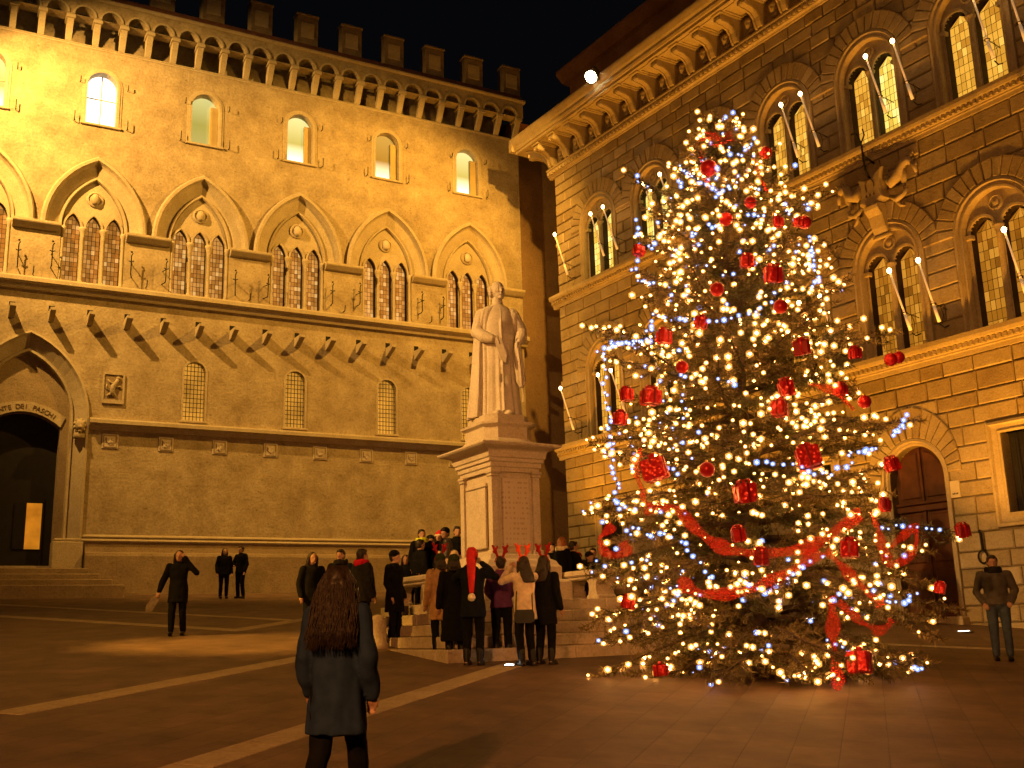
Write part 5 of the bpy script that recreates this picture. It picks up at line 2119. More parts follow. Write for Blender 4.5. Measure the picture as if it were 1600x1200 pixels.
# label, x, y, z, size, kind
GIFTS = [(3.89, 13.96, 5.46, 0.30, 'dark red square gift box hanging right of centre beside the white candle'), (3.34, 14.34, 6.82, 0.28, 'red foil gift high on the tree, left one of a touching pair'), (3.66, 14.28, 6.60, 0.34, 'red foil gift high on the tree, right one of a touching pair'),
         (1.69, 14.98, 5.10, 0.26, 'small red gift at the left edge of the tree at half height, outer one'), (1.95, 14.54, 4.99, 0.36, 'larger red foil gift at the left edge of the tree at half height'), (1.58, 15.12, 4.78, 0.26, 'red gift lowest in the left edge cluster at half height'),
         (1.93, 14.18, 3.93, 0.42, 'big red foil gift left of the round bauble above the ribbon'), (2.91, 13.48, 3.49, 0.38, 'red foil gift at the middle of the tree above the ribbon swag'), (3.77, 13.60, 3.93, 0.40, 'big red foil gift right of the middle at door arch height'),
         (3.62, 13.84, 4.87, 0.30, 'red foil gift right of the middle, upper of two'), (3.47, 13.78, 4.60, 0.30, 'red foil gift right of the middle, lower of two'), (2.62, 14.20, 5.91, 0.24, 'small red gift in the upper left of the tree, right of another'),
         (2.17, 14.48, 5.80, 0.28, 'red foil gift in the upper left of the tree near its edge'), (4.35, 14.04, 4.88, 0.24, 'small red gift on the right side below the reaching bough'), (4.70, 14.38, 5.46, 0.24, 'red gift on the reaching right bough below the candles'),
         (4.98, 14.16, 3.88, 0.28, 'red foil gift at the right edge before the wooden door'), (4.64, 13.64, 3.28, 0.22, 'small dark red gift at the top of the right ribbon loop'), (2.77, 13.40, 2.94, 0.26, 'red gift just above the lower ribbon, left of middle'),
         (3.00, 13.36, 2.65, 0.26, 'dark red gift where the two ribbon swags meet'), (4.07, 13.38, 2.75, 0.34, 'red foil gift among the ribbons on the lower right'), (6.36, 15.5, 3.08, 0.26, 'red gift at the tip of the farthest right bough'),
         (4.27, 14.08, 1.38, 0.40, 'red foil gift box lying lowest on the right side of the tree'), (5.90, 15.5, 2.28, 0.22, 'small red bow at the lower right bough tip'), (1.92, 14.76, 1.30, 0.24, 'red gift at the very bottom left of the tree'),
         (1.49, 14.48, 2.19, 0.26, 'red bow shaped gift at the lower left bough tip'), (3.89, 14.64, 7.50, 0.22, 'small red gift near the top, inner right'), (2.05, 15.5, 7.46, 0.24, 'red gift high at the left edge of the tree'), (4.20, 14.82, 7.56, 0.20, 'small red gift near the top at the right edge')]
rg = random.Random(77)
for i, (x, y, z, s, lab) in enumerate(GIFTS):
    o_ = Vector((x - TX, y - TY_, 0)).normalized() * 0.06
    g = thing('gift_box', 'x', 'gift', (x + o_.x, y + o_.y, z - s / 2), 0, 'red gifts hung on the fir tree')
    g['label'] = lab
    g.rotation_euler = (rg.uniform(-0.25, 0.25), rg.uniform(-0.3, 0.3), rg.uniform(-0.8, 0.8))
    dark = i in (0, 16, 18, 20)
    s *= 0.70
    a, b, c = s * rg.uniform(0.42, 0.52), s * rg.uniform(0.38, 0.5), s * rg.uniform(0.8, 1.0)
    mb = MB()
    mb.bbox(-a, a, -b, b, 0, c, 0.02)
    mb.v = [tuple(v + rg.uniform(-0.045, 0.045) * s for v in p) for p in mb.v]
    mb.build('box', M['foil_dark'] if dark else M['foil'], g)
    mb = MB()
    e = 0.004
    w = s * 0.055
    mb.box(-w, w, -b - e, b + e, -e, c + e)
    mb.box(-a - e * 1.5, a + e * 1.5, -w, w, -e * 1.5, c + e * 1.5)
    mb.build('ribbon_band', M['foil'] if dark else M['foil_dark'], g)
    mb = MB()
    for q in range(4):
        w = pi / 2 * q + 0.4
        ring = []
        lines = []
        for k in range(9):
            t = 2 * pi * k / 8
            rr2 = s * 0.40
            px_, pz_ = rr2 * (1 - cos(t)) * 0.5 * (1.0), rr2 * 0.35 * sin(t)
            for_l = [Vector((cos(w) * px_ - sin(w) * v, sin(w) * px_ + cos(w) * v, c + s * 0.10 + pz_)) for v in (-s * 0.10, s * 0.10)]
            lines.append(for_l)
        loft_strip(mb, lines)
    mb.build('bow', M['foil'], g)
BAUB = [(3.09, 15.12, 8.53, 0.13, 'large dark red bauble just under the top bow'), (3.97, 15.5, 8.94, 0.10, 'red bauble at the top right of the tree by the lit window'), (2.90, 14.26, 6.34, 0.10, 'dull red bauble in the upper middle of the tree'),
        (2.50, 13.72, 3.76, 0.10, 'plain red bauble left of the middle above the ribbon'), (4.69, 14.22, 4.69, 0.09, 'small red bauble on the right side beside the wall'), (5.56, 15.5, 5.59, 0.10, 'left of two red baubles at the right bough tip'),
        (5.68, 15.5, 5.62, 0.09, 'right of two red baubles at the right bough tip'), (3.66, 14.04, 6.00, 0.10, 'red bauble right of middle under the paired gifts'), (4.31, 14.92, 7.55, 0.10, 'red bauble at the upper right edge of the tree'),
        (2.36, 14.22, 5.24, 0.09, 'small red bauble left of middle at half height'), (3.16, 14.60, 7.50, 0.10, 'red bauble high in the middle of the tree'), (3.52, 14.64, 7.76, 0.09, 'small red bauble high right of the ribbon tail')]
for x, y, z, r, lab in BAUB:
    o_ = Vector((x - TX, y - TY_, 0)).normalized() * 0.08
    g = thing('bauble', lab, 'bauble', (x + o_.x, y + o_.y, z - r), 0, 'red baubles on the fir tree')
    mb = MB()
    mb.ball((0, 0, r), r, n=18, k=12)
    mb.build('ball', M['bauble'], g, True)
    mb = MB()
    mb.lathe([(r * 0.2, 1.95 * r), (r * 0.2, 2.2 * r), (0.005, 2.25 * r)], 8)
    mb.build('cap', M['gold'], g, True)
RIB = [([(1.72, 14.44, 4.19), (1.63, 14.38, 3.92), (1.68, 14.12, 3.58), (1.69, 13.98, 3.34)], 0.17, 'red gauze ribbon hanging straight down the left of the tree'),
       ([(1.69, 13.96, 3.31), (2.03, 13.66, 3.27), (2.27, 13.5, 2.97), (2.55, 13.38, 2.75), (2.92, 13.26, 2.65)], 0.23, 'red gauze ribbon sloping down from the left to the middle of the tree'),
       ([(2.02, 13.66, 2.39), (2.24, 13.64, 2.22), (2.61, 13.5, 2.19), (2.98, 13.34, 2.27), (3.36, 13.22, 2.45), (3.69, 13.22, 2.67)], 0.22, 'lowest sagging swag of red gauze ribbon across the tree'),
       ([(2.91, 13.26, 2.65), (3.38, 13.22, 2.68), (3.79, 13.24, 2.82), (4.28, 13.34, 3.12)], 0.24, 'red gauze ribbon rising from the middle to the right of the tree'),
       ([(4.46, 13.42, 3.14), (4.53, 13.44, 2.74), (4.66, 13.5, 2.49), (5.03, 13.74, 2.67), (5.08, 13.78, 2.95), (4.65, 13.5, 2.7)], 0.20, 'big looped red ribbon bow on the right of the tree'),
       ([(3.85, 13.42, 2.13), (3.88, 13.62, 1.67), (3.92, 13.76, 1.25), (3.98, 13.92, 0.98)], 0.22, 'red ribbon tail hanging to the ground at the lower right'),
       ([(3.94, 13.48, 2.06), (4.27, 13.74, 1.82), (4.59, 14.0, 1.69), (4.77, 14.02, 1.82)], 0.18, 'short red ribbon curl beside the hanging tail'),
       ([(1.3, 14.36, 3.15), (1.12, 14.66, 2.97), (1.28, 14.38, 2.75), (1.48, 14.1, 2.86)], 0.22, 'red gauze ribbon loop at the lower left edge of the tree'),
       ([(2.91, 15.4, 9.0), (3.12, 15.4, 9.22), (3.32, 15.3, 9.04), (3.51, 15.4, 9.24)], 0.24, 'red gauze bow on the very top of the tree'),
       ([(3.04, 15.5, 9.04), (2.98, 15.1, 8.53), (3.0, 14.8, 8.11)], 0.15, 'red ribbon tail hanging from the top bow'),
       ([(4.54, 14.0, 4.56), (4.24, 13.9, 4.8), (3.92, 13.8, 4.88)], 0.13, 'short red ribbon on the right at half height'),
       ([(3.77, 13.22, 2.67), (4.08, 13.32, 2.36), (4.37, 13.56, 2.12), (4.58, 13.76, 2.01)], 0.18, 'red gauze ribbon running down to the lower right'),
       ([(3.81, 15.24, 8.73), (3.77, 14.94, 8.33), (3.83, 14.72, 7.98)], 0.12, 'narrow red ribbon tail at the upper right')]
for i, (pts, w, lab) in enumerate(RIB):
    mb = MB()
    ribbon_strip(mb, pts, w * 0.85, i)
    tag(mb.build('ribbon', M['organza'], None, True), lab, 'ribbon', 'red ribbons on the fir tree')
# ================================================================== people
def cloth(name, c, rough=0.9, var=0.2, scale=14.0):
    return plain(name, c, rough, 0, var, scale, 0.25, 0.006, 0.08)


M['skin'] = plain('skin', (0.42, 0.24, 0.16), 0.55, 0, 0.08, 20, 0)
M['hair_dark'] = plain('dark_hair', (0.022, 0.014, 0.010), 0.5, 0, 0.4, 40, 0.5)
M['hair_brown'] = plain('brown_hair', (0.026, 0.016, 0.011), 0.5, 0, 0.45, 30, 0.6)
M['hair_ginger'] = plain('ginger_hair', (0.30, 0.09, 0.03), 0.5, 0, 0.3, 30, 0.4)
M['black'] = cloth('black_cloth', (0.006, 0.006, 0.007))
M['blackblue'] = cloth('dark_navy_cloth', (0.008, 0.010, 0.016))
M['navy'] = cloth('navy_parka', (0.018, 0.030, 0.066))
M['charcoal'] = cloth('charcoal_cloth', (0.016, 0.015, 0.016))
M['jeans'] = cloth('blue_jeans', (0.06, 0.08, 0.12))
M['greybrown'] = cloth('grey_brown_jacket', (0.085, 0.075, 0.065))
M['cream'] = cloth('cream_wool', (0.60, 0.48, 0.32))
M['beige'] = cloth('beige_jacket', (0.40, 0.29, 0.17))
M['tan'] = cloth('tan_coat', (0.34, 0.20, 0.09))
M['purple'] = cloth('purple_knit', (0.10, 0.03, 0.09))
M['darkgreen'] = cloth('dark_green_knit', (0.03, 0.04, 0.015))
M['redfelt'] = cloth('red_felt', (0.55, 0.03, 0.03))
M['redfelt2'] = cloth('dark_red_felt', (0.30, 0.015, 0.02))
M['orangefelt'] = cloth('orange_red_felt', (0.75, 0.08, 0.03))
M['scarfred'] = cloth('red_shawl', (0.50, 0.015, 0.04))
M['whitefur'] = cloth('white_fur', (0.75, 0.65, 0.45))
M['boot'] = plain('black_leather', (0.008, 0.007, 0.007), 0.4, 0, 0.2, 10, 0.1)
M['neon'] = plain('neon_stripe', (0.6, 0.7, 0.02), 0.5, 0, 0.1, 5, 0)
M['bagpale'] = plain('pale_bag', (0.24, 0.20, 0.14), 0.7, 0, 0.3, 12, 0.3)
M['bagblack'] = plain('black_bag', (0.02, 0.02, 0.018), 0.5, 0, 0.2, 10, 0.2)

PSEED = [0]


def person(label, x, y, rz, H=1.68, z=None, coat='black', coat_hem=0.78, legs='black', hair='long', hair_mat='hair_dark', R=None, Lf=None, stride=0.0, sit=False, hat=None, antlers=None, scarf=None, turn=0.0, vox=0.018, wide=1.0, hood=False, flare=1.0, bow=0.0):
    PSEED[0] += 1
    sd = PSEED[0]
    s = H / 1.72
    if z is None:
        z = gz(x, y)
    root = thing('person', label, 'person', (x, y, z), rz)
    dz = -0.42 if sit else 0.0
    def Q(a, b, c):
        # forward bow above the hips
        c2 = c + (dz if c > 0.85 or not sit else 0)
        if bow and c > 1.0:
            b = b - bow * (c - 1.0)
        return Vector((a * s, b * s, c2 * s))
    if sit:
        leg = {-1: [(-0.10, 0.0, 0.90), (-0.12, -0.42, 0.90), (-0.12, -0.44, 0.46)], 1: [(0.10, 0.0, 0.90), (0.13, -0.40, 0.90), (0.14, -0.46, 0.46)]}
        LEG = {k: [Vector((a * s, b * s, (c - 0.42) * s)) for a, b, c in v[:2]] + [Vector((v[2][0] * s, v[2][1] * s, 0.08 * s))] for k, v in leg.items()}
        for k in LEG:
            LEG[k][2].z = -0.32 * s if sit == 'wall' else 0.02
    else:
        LEG = {-1: [Vector((-0.095 * s, 0, 0.90 * s)), Vector((-0.10 * s, (-0.02 - 0.5 * stride) * s, 0.49 * s)), Vector((-0.105 * s, (0.02 - stride) * s, 0.085 * s))],
               1: [Vector((0.095 * s, 0, 0.90 * s)), Vector((0.10 * s, (-0.02 + 0.25 * stride) * s, 0.49 * s)), Vector((0.105 * s, (0.03 + stride) * s, (0.085 + 0.08 * stride) * s))]}
    ARM = {}
    for k, a in ((-1, R), (1, Lf)):
        sh = Q(k * 0.185 * wide, 0.0, 1.40)
        if a is None:
            a = ((k * 0.25, 0.03, 1.12), (k * 0.25, -0.07, 0.88))
        ARM[k] = [sh, Q(*a[0]), Q(*a[1])]
    hc = Q(0, -0.015, 1.60)
    tr_ = Matrix.Rotation(turn, 3, 'Z')
    def hp(a, b, c):
        return hc + tr_ @ Vector((a * s, b * s, c * s))
    # ---- body
    mb = MB()
    loft(mb, [tuple(Q(0, 0.0, zz))[:2] + (Q(0, 0, zz).z, rx * s, ry * s) for zz, rx, ry in ((0.86, 0.13, 0.10), (0.96, 0.155, 0.115), (1.06, 0.13, 0.095), (1.22, 0.145, 0.10), (1.34, 0.16, 0.10), (1.42, 0.13, 0.08), (1.46, 0.06, 0.06), (1.54, 0.052, 0.056))], 14)
    mb.ball(hp(0, 0.0, 0.015), 0.076 * s, 0.094 * s, 0.105 * s, 14, 10)
    mb.ball(hp(0, -0.03, -0.05), 0.058 * s, 0.062 * s, 0.062 * s, 10, 8)
    mb.ball(hp(0, -0.102, -0.012), 0.014 * s, 0.022 * s, 0.026 * s, 6, 5)
    mb.ball(hp(0, -0.088, -0.055), 0.026 * s, 0.014 * s, 0.010 * s, 6, 5)
    mb.ball(hp(0, -0.082, 0.028), 0.055 * s, 0.018 * s, 0.013 * s, 8, 5)
    for k in (-1, 1):
        mb.ball(hp(k * 0.078, 0.005, -0.005), 0.012 * s, 0.02 * s, 0.03 * s, 6, 5)
        limb(mb, ARM[k], [0.052 * s, 0.042 * s, 0.028 * s], 8)
        d = (ARM[k][2] - ARM[k][1]).normalized()
        u = d.cross(Vector((0, 1, 0.2))).normalized()
        w = d.cross(u)
        pm = ARM[k][2] + d * 0.05 * s
        mb.ball(pm, 0.036 * s, 0.024 * s, 0.045 * s, 8, 6, rot=d.to_track_quat('Z', 'Y'))
        for f in range(4):
            o = u * ((f - 1.5) * 0.019 * s)
            l = (0.07, 0.08, 0.075, 0.06)[f] * s
            limb(mb, [pm + o + d * 0.03 * s, pm + o + d * (0.03 * s + l * 0.55), pm + o + d * (0.03 * s + l * 0.85) + w * k * l * 0.35], [0.0095 * s, 0.009 * s, 0.0075 * s], 5)
        limb(mb, [pm - u * 0.03 * s - d * 0.02 * s, pm - u * 0.05 * s + d * 0.02 * s, pm - u * 0.045 * s + d * 0.05 * s], [0.011 * s, 0.010 * s, 0.008 * s], 5)
        limb(mb, LEG[k], [0.078 * s, 0.055 * s, 0.04 * s], 8)
        an = LEG[k][2]
        limb(mb, [an + Vector((0, 0.03 * s, -0.04 * s)), an + Vector((0, -0.13 * s, -0.055 * s))], [0.036 * s, 0.03 * s], 6)
    queue(mb, 'body', M['skin'], root, min(vox, 0.014))
    # ---- trousers and boots
    mb = MB()
    mb.ball(Q(0, 0.0, 0.92), 0.165 * s, 0.13 * s, 0.12 * s, 12, 8)
    for k in (-1, 1):
        an = LEG[k][2]
        limb(mb, [LEG[k][0], LEG[k][1], an + Vector((0, 0, 0.03 * s))], [0.10 * s, 0.075 * s, 0.062 * s], 10)
    queue(mb, 'trousers', M[legs], root, vox, 1, 0.008, 14, sd)
    for k in (-1, 1):
        mb = MB()
        an = LEG[k][2]
        sole = an.z - 0.085 * s
        limb(mb, [an + Vector((0, 0.01, 0.14 * s)), an + Vector((0, 0.015 * s, -0.01 * s))], [0.058 * s, 0.052 * s], 9)
        mb.ball(an + Vector((0, -0.06 * s, -0.04 * s)), 0.048 * s, 0.13 * s, 0.042 * s, 10, 7)
        mb.box(an.x - 0.04 * s, an.x + 0.04 * s, an.y - 0.15 * s, an.y + 0.06 * s, sole, sole + 0.025 * s)
        queue(mb, 'boot', M['boot'], root, 0.014)
    # ---- coat
    mb = MB()
    top = 1.455
    hem = coat_hem
    ch = []
    for zz, rx, ry in ((hem, 0.205 * flare, 0.165 * flare), (max(hem + 0.02, 0.86), 0.20, 0.155), (1.02, 0.185, 0.14), (1.12, 0.175, 0.135), (1.26, 0.19, 0.14), (1.36, 0.20, 0.135), (1.42, 0.175, 0.115), (1.46, 0.105, 0.09), (1.50, 0.08, 0.08)):
        if zz < hem:
            continue
        q = Q(0, 0.005, zz)
        ch.append((q.x, q.y, q.z if not (sit and zz < 0.86) else q.z, rx * s * wide, ry * s))
    loft(mb, ch, 26, lambda a, zz: (0.05 * sin(7 * a + sd) + 0.03 * sin(12 * a)) * max(0.0, min(1, (1.0 * s - zz) / 0.4)))
    for k in (-1, 1):
        limb(mb, ARM[k], [0.078 * s * wide, 0.066 * s, 0.054 * s], 10)
    if hood:
        mb.ball(Q(0, 0.10, 1.45), 0.12 * s, 0.09 * s, 0.09 * s, 10, 7)
    queue(mb, 'coat', M[coat], root, vox, 2, 0.022 if vox < 0.0125 else 0.013, 10, sd)
    # ---- hair
    if hair:
        mb = MB()
        hm = M[hair_mat]
        mb.ball(hp(0, 0.022, 0.035), 0.090 * s, 0.098 * s, 0.100 * s, 14, 10)
        if hair == 'short':
            mb.ball(hp(0, 0.04, 0.0), 0.085 * s, 0.075 * s, 0.09 * s, 10, 8)
            mb.ball(hp(0, -0.05, 0.085), 0.06 * s, 0.045 * s, 0.03 * s, 8, 6)
        else:
            ln = {'long': 1.30, 'very_long': 1.20, 'bob': 1.46}[hair]
            e = Q(0, 0, ln)
            top_ = hp(0, 0.03, 0.05)
            mid = hp(0, 0.065, -0.07)
            endp = Vector((e.x, e.y + 0.165 * s, e.z))
            rr2 = []
            for p, rx, ry in ((top_, 0.085, 0.075), (hp(0, 0.05, -0.02), 0.098, 0.072), (mid, 0.108, 0.066), (mid.lerp(endp, 0.5), 0.125, 0.055), (endp, 0.105, 0.04)):
                rr2.append([p + tr_ @ Vector((rx * s * cos(a) * (1 + 0.07 * sin(5 * a + sd)), ry * s * sin(a), 0)) for a in [2 * pi * k / 18 for k in range(18)]])
            mb.rings(rr2)
            for k in (-1, 1):
                mb.tube([hp(k * 0.075, -0.01, 0.05), hp(k * 0.09, -0.005, -0.06), hp(k * 0.10, 0.01, -0.17)], [0.03 * s, 0.03 * s, 0.02 * s], 7)
        queue(mb, 'hair', hm, root, 0.014, 1, 0.008, 26, sd)
        if vox < 0.0125:                       # loose wavy strands, seen close
            mb = MB()
            rs_ = random.Random(sd)
            for i in range(520):
                a = rs_.uniform(-0.35, pi + 0.35)
                rx, ry = 0.118 * s * rs_.uniform(0.75, 1.12), 0.10 * s
                t0_ = rs_.uniform(0.2, 1.0)
                p = []
                for j in range(9):
                    t = j / 8
                    rr3 = 0.35 + 0.65 * min(1, t * 3.2) if t < 0.32 else 1.0 + 0.32 * (t - 0.32)
                    zz = 0.135 - 0.58 * t * (0.8 + 0.2 * t0_)
                    wv = 0.013 * sin(9 * t + i)
                    yy = ry * rr3 * sin(a) * (1 - 0.25 * t) + 0.02 + 0.20 * max(0, t - 0.25)
                    p.append(hp((rx * rr3 * cos(a) * 1.12 + wv) / s, (yy + wv * 0.6) / s, zz))
                mb.tube(p, [0.003, 0.004, 0.0045, 0.0045, 0.004, 0.004, 0.003, 0.0025, 0.0015], 4)
            tag(mb.build('hair_strands', hm, root, True), kind='stuff')
    if scarf:
        mb = MB()
        for t in range(2):
            mb.tube([Q(0.105 * cos(a), 0.005 + 0.10 * sin(a), 1.455 + 0.035 * t + 0.012 * sin(3 * a)) for a in [2 * pi * i / 14 for i in range(15)]], 0.042 * s, 8)
        queue(mb, 'scarf', M[scarf], root, 0.015, 1, 0.006, 20, sd)
    if hat == 'santa':
        mb = MB()
        mb.ball(hp(0, 0.02, 0.07), 0.098 * s, 0.105 * s, 0.085 * s, 14, 9)
        mb.tube([hp(0, 0.02, 0.13), hp(-0.01, 0.10, 0.10), hp(-0.02, 0.15, -0.02), hp(-0.03, 0.17, -0.28), hp(-0.03, 0.18, -0.52)], [0.085 * s, 0.082 * s, 0.075 * s, 0.058 * s, 0.035 * s], 12)
        queue(mb, 'santa_hat', M['redfelt'], root, 0.013, 2, 0.006, 18, sd)
        mb = MB()
        mb.ball(hp(-0.03, 0.18, -0.58), 0.062 * s, n=10, k=8)
        queue(mb, 'pompom', M['whitefur'], root, 0.012, 0, 0.012, 40, sd)
    elif hat == 'small_santa':
        mb = MB()
        mb.ball(hp(0, 0.02, 0.075), 0.098 * s, 0.105 * s, 0.08 * s, 12, 8)
        mb.tube([hp(0, 0.02, 0.12), hp(0.06, 0.05, 0.15), hp(0.11, 0.06, 0.06)], [0.06 * s, 0.05 * s, 0.025 * s], 8)
        queue(mb, 'santa_hat', M['redfelt'], root, 0.014)
        mb = MB()
        mb.tube([hp(0.097 * cos(a), 0.02 + 0.105 * sin(a), 0.05) for a in [2 * pi * i / 14 for i in range(15)]], 0.022 * s, 7)
        queue(mb, 'fur_rim', M['whitefur'], root, 0.012)
    elif hat:
        mb = MB()
        mb.ball(hp(0, 0.02, 0.06), 0.100 * s, 0.108 * s, 0.092 * s, 14, 9)
        queue(mb, 'hat', M[hat], root, 0.014, 1, 0.005, 30, sd)
    if antlers:
        mb = MB()
        mb.tube([hp(0.098 * cos(a), 0.01, 0.03 + 0.105 * sin(a)) for a in [pi * i / 10 for i in range(11)]], 0.012 * s, 6)
        for k in (-1, 1):
            b0 = hp(k * 0.05, 0.01, 0.13)
            b1 = hp(k * 0.085, 0.01, 0.24)
            b2 = hp(k * 0.14, 0.01, 0.33)
            mb.tube([b0, b1, b2], [0.022 * s, 0.030 * s, 0.02 * s], 7)
            mb.tube([b1, hp(k * 0.04, 0.01, 0.31)], [0.026 * s, 0.018 * s], 7)
            mb.tube([hp(k * 0.07, 0.01, 0.19), hp(k * 0.135, 0.01, 0.22)], [0.024 * s, 0.016 * s], 7)
        queue(mb, 'antler_headband', M[antlers], root, 0.011)
    return root


# arms raised to hold a camera before the face
CAM_R = ((-0.33, -0.16, 1.33), (-0.09, -0.27, 1.55))
CAM_L = ((0.33, -0.16, 1.33), (0.09, -0.27, 1.55))
POCK_R = ((-0.30, 0.05, 1.13), (-0.21, -0.09, 0.95))
POCK_L = ((0.30, 0.05, 1.13), (0.21, -0.09, 0.95))

# walking woman nearest the camera, seen from behind
person('woman in a navy parka with long brown hair walking away, nearest the camera', -1.22, 7.4, pi - 0.15, 1.66, coat='navy', coat_hem=0.60, legs='black', hair='very_long', hair_mat='hair_brown', stride=0.26, vox=0.012, flare=1.08, wide=0.95,
       R=((-0.23, 0.06, 1.12), (-0.22, -0.06, 0.86)), Lf=((0.23, 0.02, 1.12), (0.235, -0.10, 0.88)))
person('woman in a long dark coat walking alone with one hand raised to her ear', -6.73, 21.6, 0.12, 1.66, coat='black', coat_hem=0.66, hair='long', stride=0.07, Lf=((0.36, -0.02, 1.26), (0.12, -0.06, 1.56)), R=((-0.30, 0.03, 1.13), (-0.36, -0.06, 0.90)), vox=0.016)
person('long-haired person of the dark-clad couple by the palace plinth', -9.72, 36.0, 0.5, 1.64, hair='long', coat_hem=0.80)
person('short-haired taller person of the dark-clad couple by the palace plinth', -9.22, 36.2, -0.5, 1.72, hair='short', coat_hem=0.82, R=((-0.28, -0.05, 1.15), (-0.12, -0.2, 1.08)))
# cluster left of the steps
person('dark-haired person in black holding a small phone, far left of the cluster by the bollard', -3.85, 20.4, 0.6, 1.66, hair='long', Lf=((0.25, -0.1, 1.14), (0.1, -0.3, 1.12)))
person('person in a black coat facing the camera behind the walking woman', -3.35, 20.6, -0.2, 1.72, hair='short', coat='blackblue', scarf='charcoal')
person('dark-haired person with a bright red shawl in the cluster left of the steps', -2.82, 19.7, 2.3, 1.74, hair='short', coat='charcoal', scarf='scarfred', wide=1.05)
person('broad person in black with a dark hat beside the stone bollard', -2.28, 20.2, 1.2, 1.70, hair='short', hat='black', coat='black', coat_hem=0.6, wide=1.12)
person('half hidden dark-haired person behind the cluster left of the steps', -3.05, 21.2, 2.9, 1.66, hair='bob', coat='charcoal')
# people on and around the platform, left
person('woman in a beige jacket with a shoulder strap sitting on the left stone bench', -1.42, 22.2, 2.7, 1.62, z=2.47, coat='beige', coat_hem=0.84, hair='long', sit='wall')
person('person in black sitting on the left stone bench next to the beige jacket', -2.02, 22.6, 2.2, 1.66, z=2.47, coat='black', coat_hem=0.84, hair='short', sit='wall')
person('dark person with a neon stripe on the sleeve standing behind the left bench', -2.05, 23.4, 0.4, 1.66, z=2.35, coat='black', hair='short', scarf='neon')
person('small figure in a red and white santa cap behind the left bench', -1.70, 23.8, -0.2, 1.62, z=2.35, coat='charcoal', hair='long', hat='small_santa')
person('dark figure standing closest to the pedestal on its left side', -1.28, 23.4, 0.3, 1.70, z=2.35, coat='black', hair='short')
person('dark figure standing second from the pedestal on its left side', -1.55, 23.6, -0.5, 1.74, z=2.30, coat='black', hair='short', hat='black')
# carnival group before the steps
person('person in a tan coat with dark green hat and red antlers', -1.30, 18.35, pi + 0.5, 1.66, coat='tan', coat_hem=0.6, hair='bob', hat='darkgreen', antlers='redfelt2', vox=0.016)
person('person in a long black coat standing left of the santa hat', -1.02, 17.55, pi + 0.3, 1.66, coat='black', coat_hem=0.32, hair='bob', hat='darkgreen', flare=1.15, vox=0.016)
person('person in a drooping red santa hat taking a photo, back to the camera', -0.70, 17.0, pi - 0.25, 1.72, coat='blackblue', coat_hem=0.72, hair='short', hat='santa', R=CAM_R, Lf=CAM_L, vox=0.014)
person('person in a purple knit top and dark red antlers in the middle of the group', -0.27, 17.85, pi + 0.1, 1.64, coat='purple', coat_hem=0.86, legs='black', hair='short', hair_mat='hair_brown', antlers='redfelt2', vox=0.015, R=((-0.24, -0.02, 1.13), (-0.15, -0.18, 1.05)), Lf=((0.24, -0.02, 1.13), (0.15, -0.18, 1.05)))
person('woman in a cream wool coat with orange red antlers raising both arms', 0.10, 17.0, pi + 0.55, 1.66, coat='cream', coat_hem=0.72, legs='black', hair='long', antlers='orangefelt', R=CAM_R, Lf=CAM_L, vox=0.014)
person('long-haired person in black with dark red antlers, right end of the group', 0.42, 17.25, pi - 0.5, 1.67, coat='black', coat_hem=0.62, hair='long', antlers='redfelt2', vox=0.016)
# people behind the steps, right
person('ginger-haired person with a pale scarf just right of the pedestal', 0.98, 23.6, -0.9, 1.72, z=2.05, coat='black', hair='bob', hair_mat='hair_ginger', scarf='whitefur')
person('person in black with short dark hair next to the ginger hair', 1.25, 23.9, 1.8, 1.72, z=1.98, coat='black', hair='short', R=((-0.25, -0.12, 1.15), (-0.12, -0.3, 1.12)))
person('dark-capped person in the cluster right of the statue steps', 1.62, 24.2, 0.6, 1.70, coat='black', hair='short', hat='charcoal')
person('rosy-faced person in charcoal in the cluster right of the statue steps', 1.95, 24.0, 0.2, 1.68, coat='charcoal', hair='short', hair_mat='hair_brown')
person('dark curly-haired person in black in the cluster right of the statue steps', 2.30, 24.4, -0.3, 1.70, coat='black', hair='bob')
person('woman in a beige jacket with dark hair at the edge of the tree', 2.22, 22.9, 2.8, 1.64, coat='beige', coat_hem=0.88, hair='long', legs='black')
person('dark-clad person between the beige jacket and the tree', 2.62, 23.4, 2.0, 1.66, coat='black', hair='short')
person('person in a dark red hat in the cluster right of the statue steps', 1.40, 24.9, 0.3, 1.68, coat='blackblue', hair='short', hat='redfelt2')
person('tall dark figure at the back of the cluster right of the statue steps', 1.78, 25.3, -0.2, 1.80, coat='black', hair='short')
person('dark figure with a hood on the back right of the statue steps', 2.1, 25.0, 0.5, 1.74, coat='charcoal', hair='bob', hood=True)
person('short dark-haired figure far left behind the stone bench', -2.45, 23.9, 0.2, 1.60, coat='blackblue', hair='bob')
person('dark figure in a knit cap behind the santa cap left of the pedestal', -1.95, 24.5, 0.3, 1.76, z=2.2, coat='black', hair='short', hat='charcoal')
person('dark long-haired figure at the back between bench and pedestal', -1.45, 24.7, -0.3, 1.70, z=2.2, coat='blackblue', hair='long')
person('dark figure directly beside the right edge of the pedestal', 0.78, 24.2, 0.4, 1.70, z=2.0, coat='black', hair='short')
person('dark figure with brown hair behind the ginger-haired person', 1.12, 24.7, -0.4, 1.72, z=1.95, coat='charcoal', hair='bob', hair_mat='hair_brown')
# man at the right edge
person('man in a grey brown jacket and blue jeans standing at the right edge', 8.12, 18.6, -0.35, 1.75, coat='greybrown', coat_hem=0.90, legs='jeans', hair='short', scarf='charcoal', R=POCK_R, Lf=POCK_L, vox=0.015, wide=1.08)

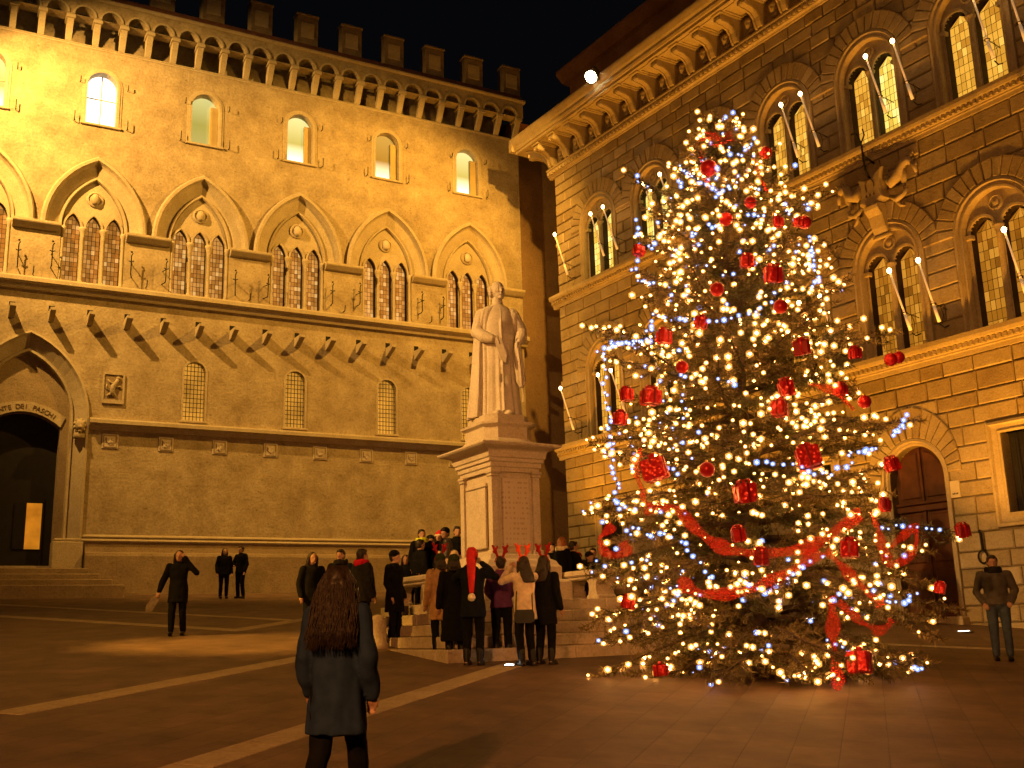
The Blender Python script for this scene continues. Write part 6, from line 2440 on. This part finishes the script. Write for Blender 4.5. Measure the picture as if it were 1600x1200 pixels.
# things carried
hb = thing('shoulder_bag', 'black shoulder bag hanging at the cream coat', 'bag', (0.09, 16.78, gz(0.1, 17) + 0.64), 0.15)
mb = MB()
mb.rings([[(-w, -0.05, zz), (w, -0.05, zz), (w, 0.05, zz), (-w, 0.05, zz)] for w, zz in ((0.10, 0.0), (0.15, 0.03), (0.155, 0.12), (0.13, 0.20))])
mb.build('pouch', M['bagblack'], hb)
mb = MB()
mb.tube([(-0.13, 0, 0.19), (-0.10, 0.10, 0.45), (0.02, 0.2, 0.76), (0.15, 0.12, 0.45), (0.13, 0.0, 0.19)], 0.010, 5)
mb.build('strap', M['bagblack'], hb)
pb = thing('paper_bag', 'pale crumpled bag held low by the lone woman', 'bag', (-7.16, 21.5, gz(-7.1, 21.5) + 0.47), 0.3)
mb = MB()
mb.rings([[(-w + t, -0.04, zz), (w + t, -0.04, zz), (w + t, 0.04, zz), (-w + t, 0.04, zz)] for w, zz, t in ((0.06, 0.0, -0.10), (0.09, 0.12, -0.06), (0.08, 0.26, 0.02), (0.03, 0.34, 0.06))])
mb.build('sack', M['bagpale'], pb)
mb = MB()
mb.tube([(0.05, 0, 0.33), (0.10, 0, 0.42), (0.14, 0, 0.44)], 0.008, 5)
mb.build('handle', M['bagpale'], pb)
flush_jobs()

# ================================================================== lamps
M['lens'] = glow('floodlight_lens', (1.0, 0.86, 0.55), 60.0)
M['lens_white'] = glow('ground_lamp_lens', (1.0, 0.93, 0.75), 14.0)
M['steel'] = plain('lamp_steel', (0.12, 0.11, 0.10), 0.45, 0.6, 0.2, 10, 0)


def floodlight(label, loc, target):
    t = thing('floodlight', label, 'floodlight', loc)
    d = (Vector(target) - Vector(loc)).normalized()
    q = d.to_track_quat('Y', 'Z')
    t.rotation_mode = 'QUATERNION'
    t.rotation_quaternion = q
    mb = MB()
    mb.bbox(-0.29, 0.29, -0.25, 0.0, -0.26, 0.26, 0.03)
    mb.build('housing', M['steel'], t)
    mb = MB()
    mb.ball((0, 0.0, 0), 0.27, 0.06, 0.24, 16, 8)
    mb.build('lens', M['lens'], t, True)
    mb = MB()
    mb.tube([(-0.25, -0.12, 0), (-0.25, -0.12, -0.3), (0.25, -0.12, -0.3), (0.25, -0.12, 0)], 0.02, 5)
    mb.tube([(0, -0.12, -0.3), (0, -0.14, -0.5)], 0.03, 6)
    mb.build('yoke', M['steel'], t)


floodlight('lit floodlight on the eaves of the rusticated palace', LAMP_ROOF, LAMP_ROOF + (wa(0, 0, 12) - LAMP_ROOF).normalized() + (CAM - LAMP_ROOF).normalized() * 0.9)
inner = None
for i, p in enumerate(UP_POS):
    lab = ['in-ground lamp at the far right outside the door', 'bright in-ground lamp beside the arched wooden door', 'in-ground lamp hidden behind the fir tree, nearest the door', 'in-ground lamp behind the fir tree, second from the door', 'in-ground lamp behind the crowd, third from the door', 'in-ground lamp near the far palace corner'][i]
    t = thing('ground_lamp', lab, 'lamp', p, 0, 'in-ground lamps along the rusticated palace')
    mb = MB()
    mb.lathe([(0.21, -0.08), (0.21, -0.035), (0.17, -0.03), (0.17, -0.05), (0.01, -0.05)], 20)
    mb.build('rim', M['steel'], t, True)
    mb = MB()
    mb.lathe([(0.165, -0.045), (0.12, -0.028), (0.01, -0.022)], 18)
    mb.build('lens', M['lens_white'], t, True)
t = thing('ground_lamp', 'small in-ground lamp at the feet of the cream coat', 'lamp', (-0.16, 16.9, gz(-0.16, 16.9) + 0.05))
mb = MB()
mb.lathe([(0.10, -0.06), (0.10, -0.03), (0.08, -0.03)], 16)
mb.build('rim', M['steel'], t, True)
mb = MB()
mb.lathe([(0.08, -0.032), (0.05, -0.015), (0.01, -0.012)], 16)
mb.build('lens', M['lens_white'], t, True)
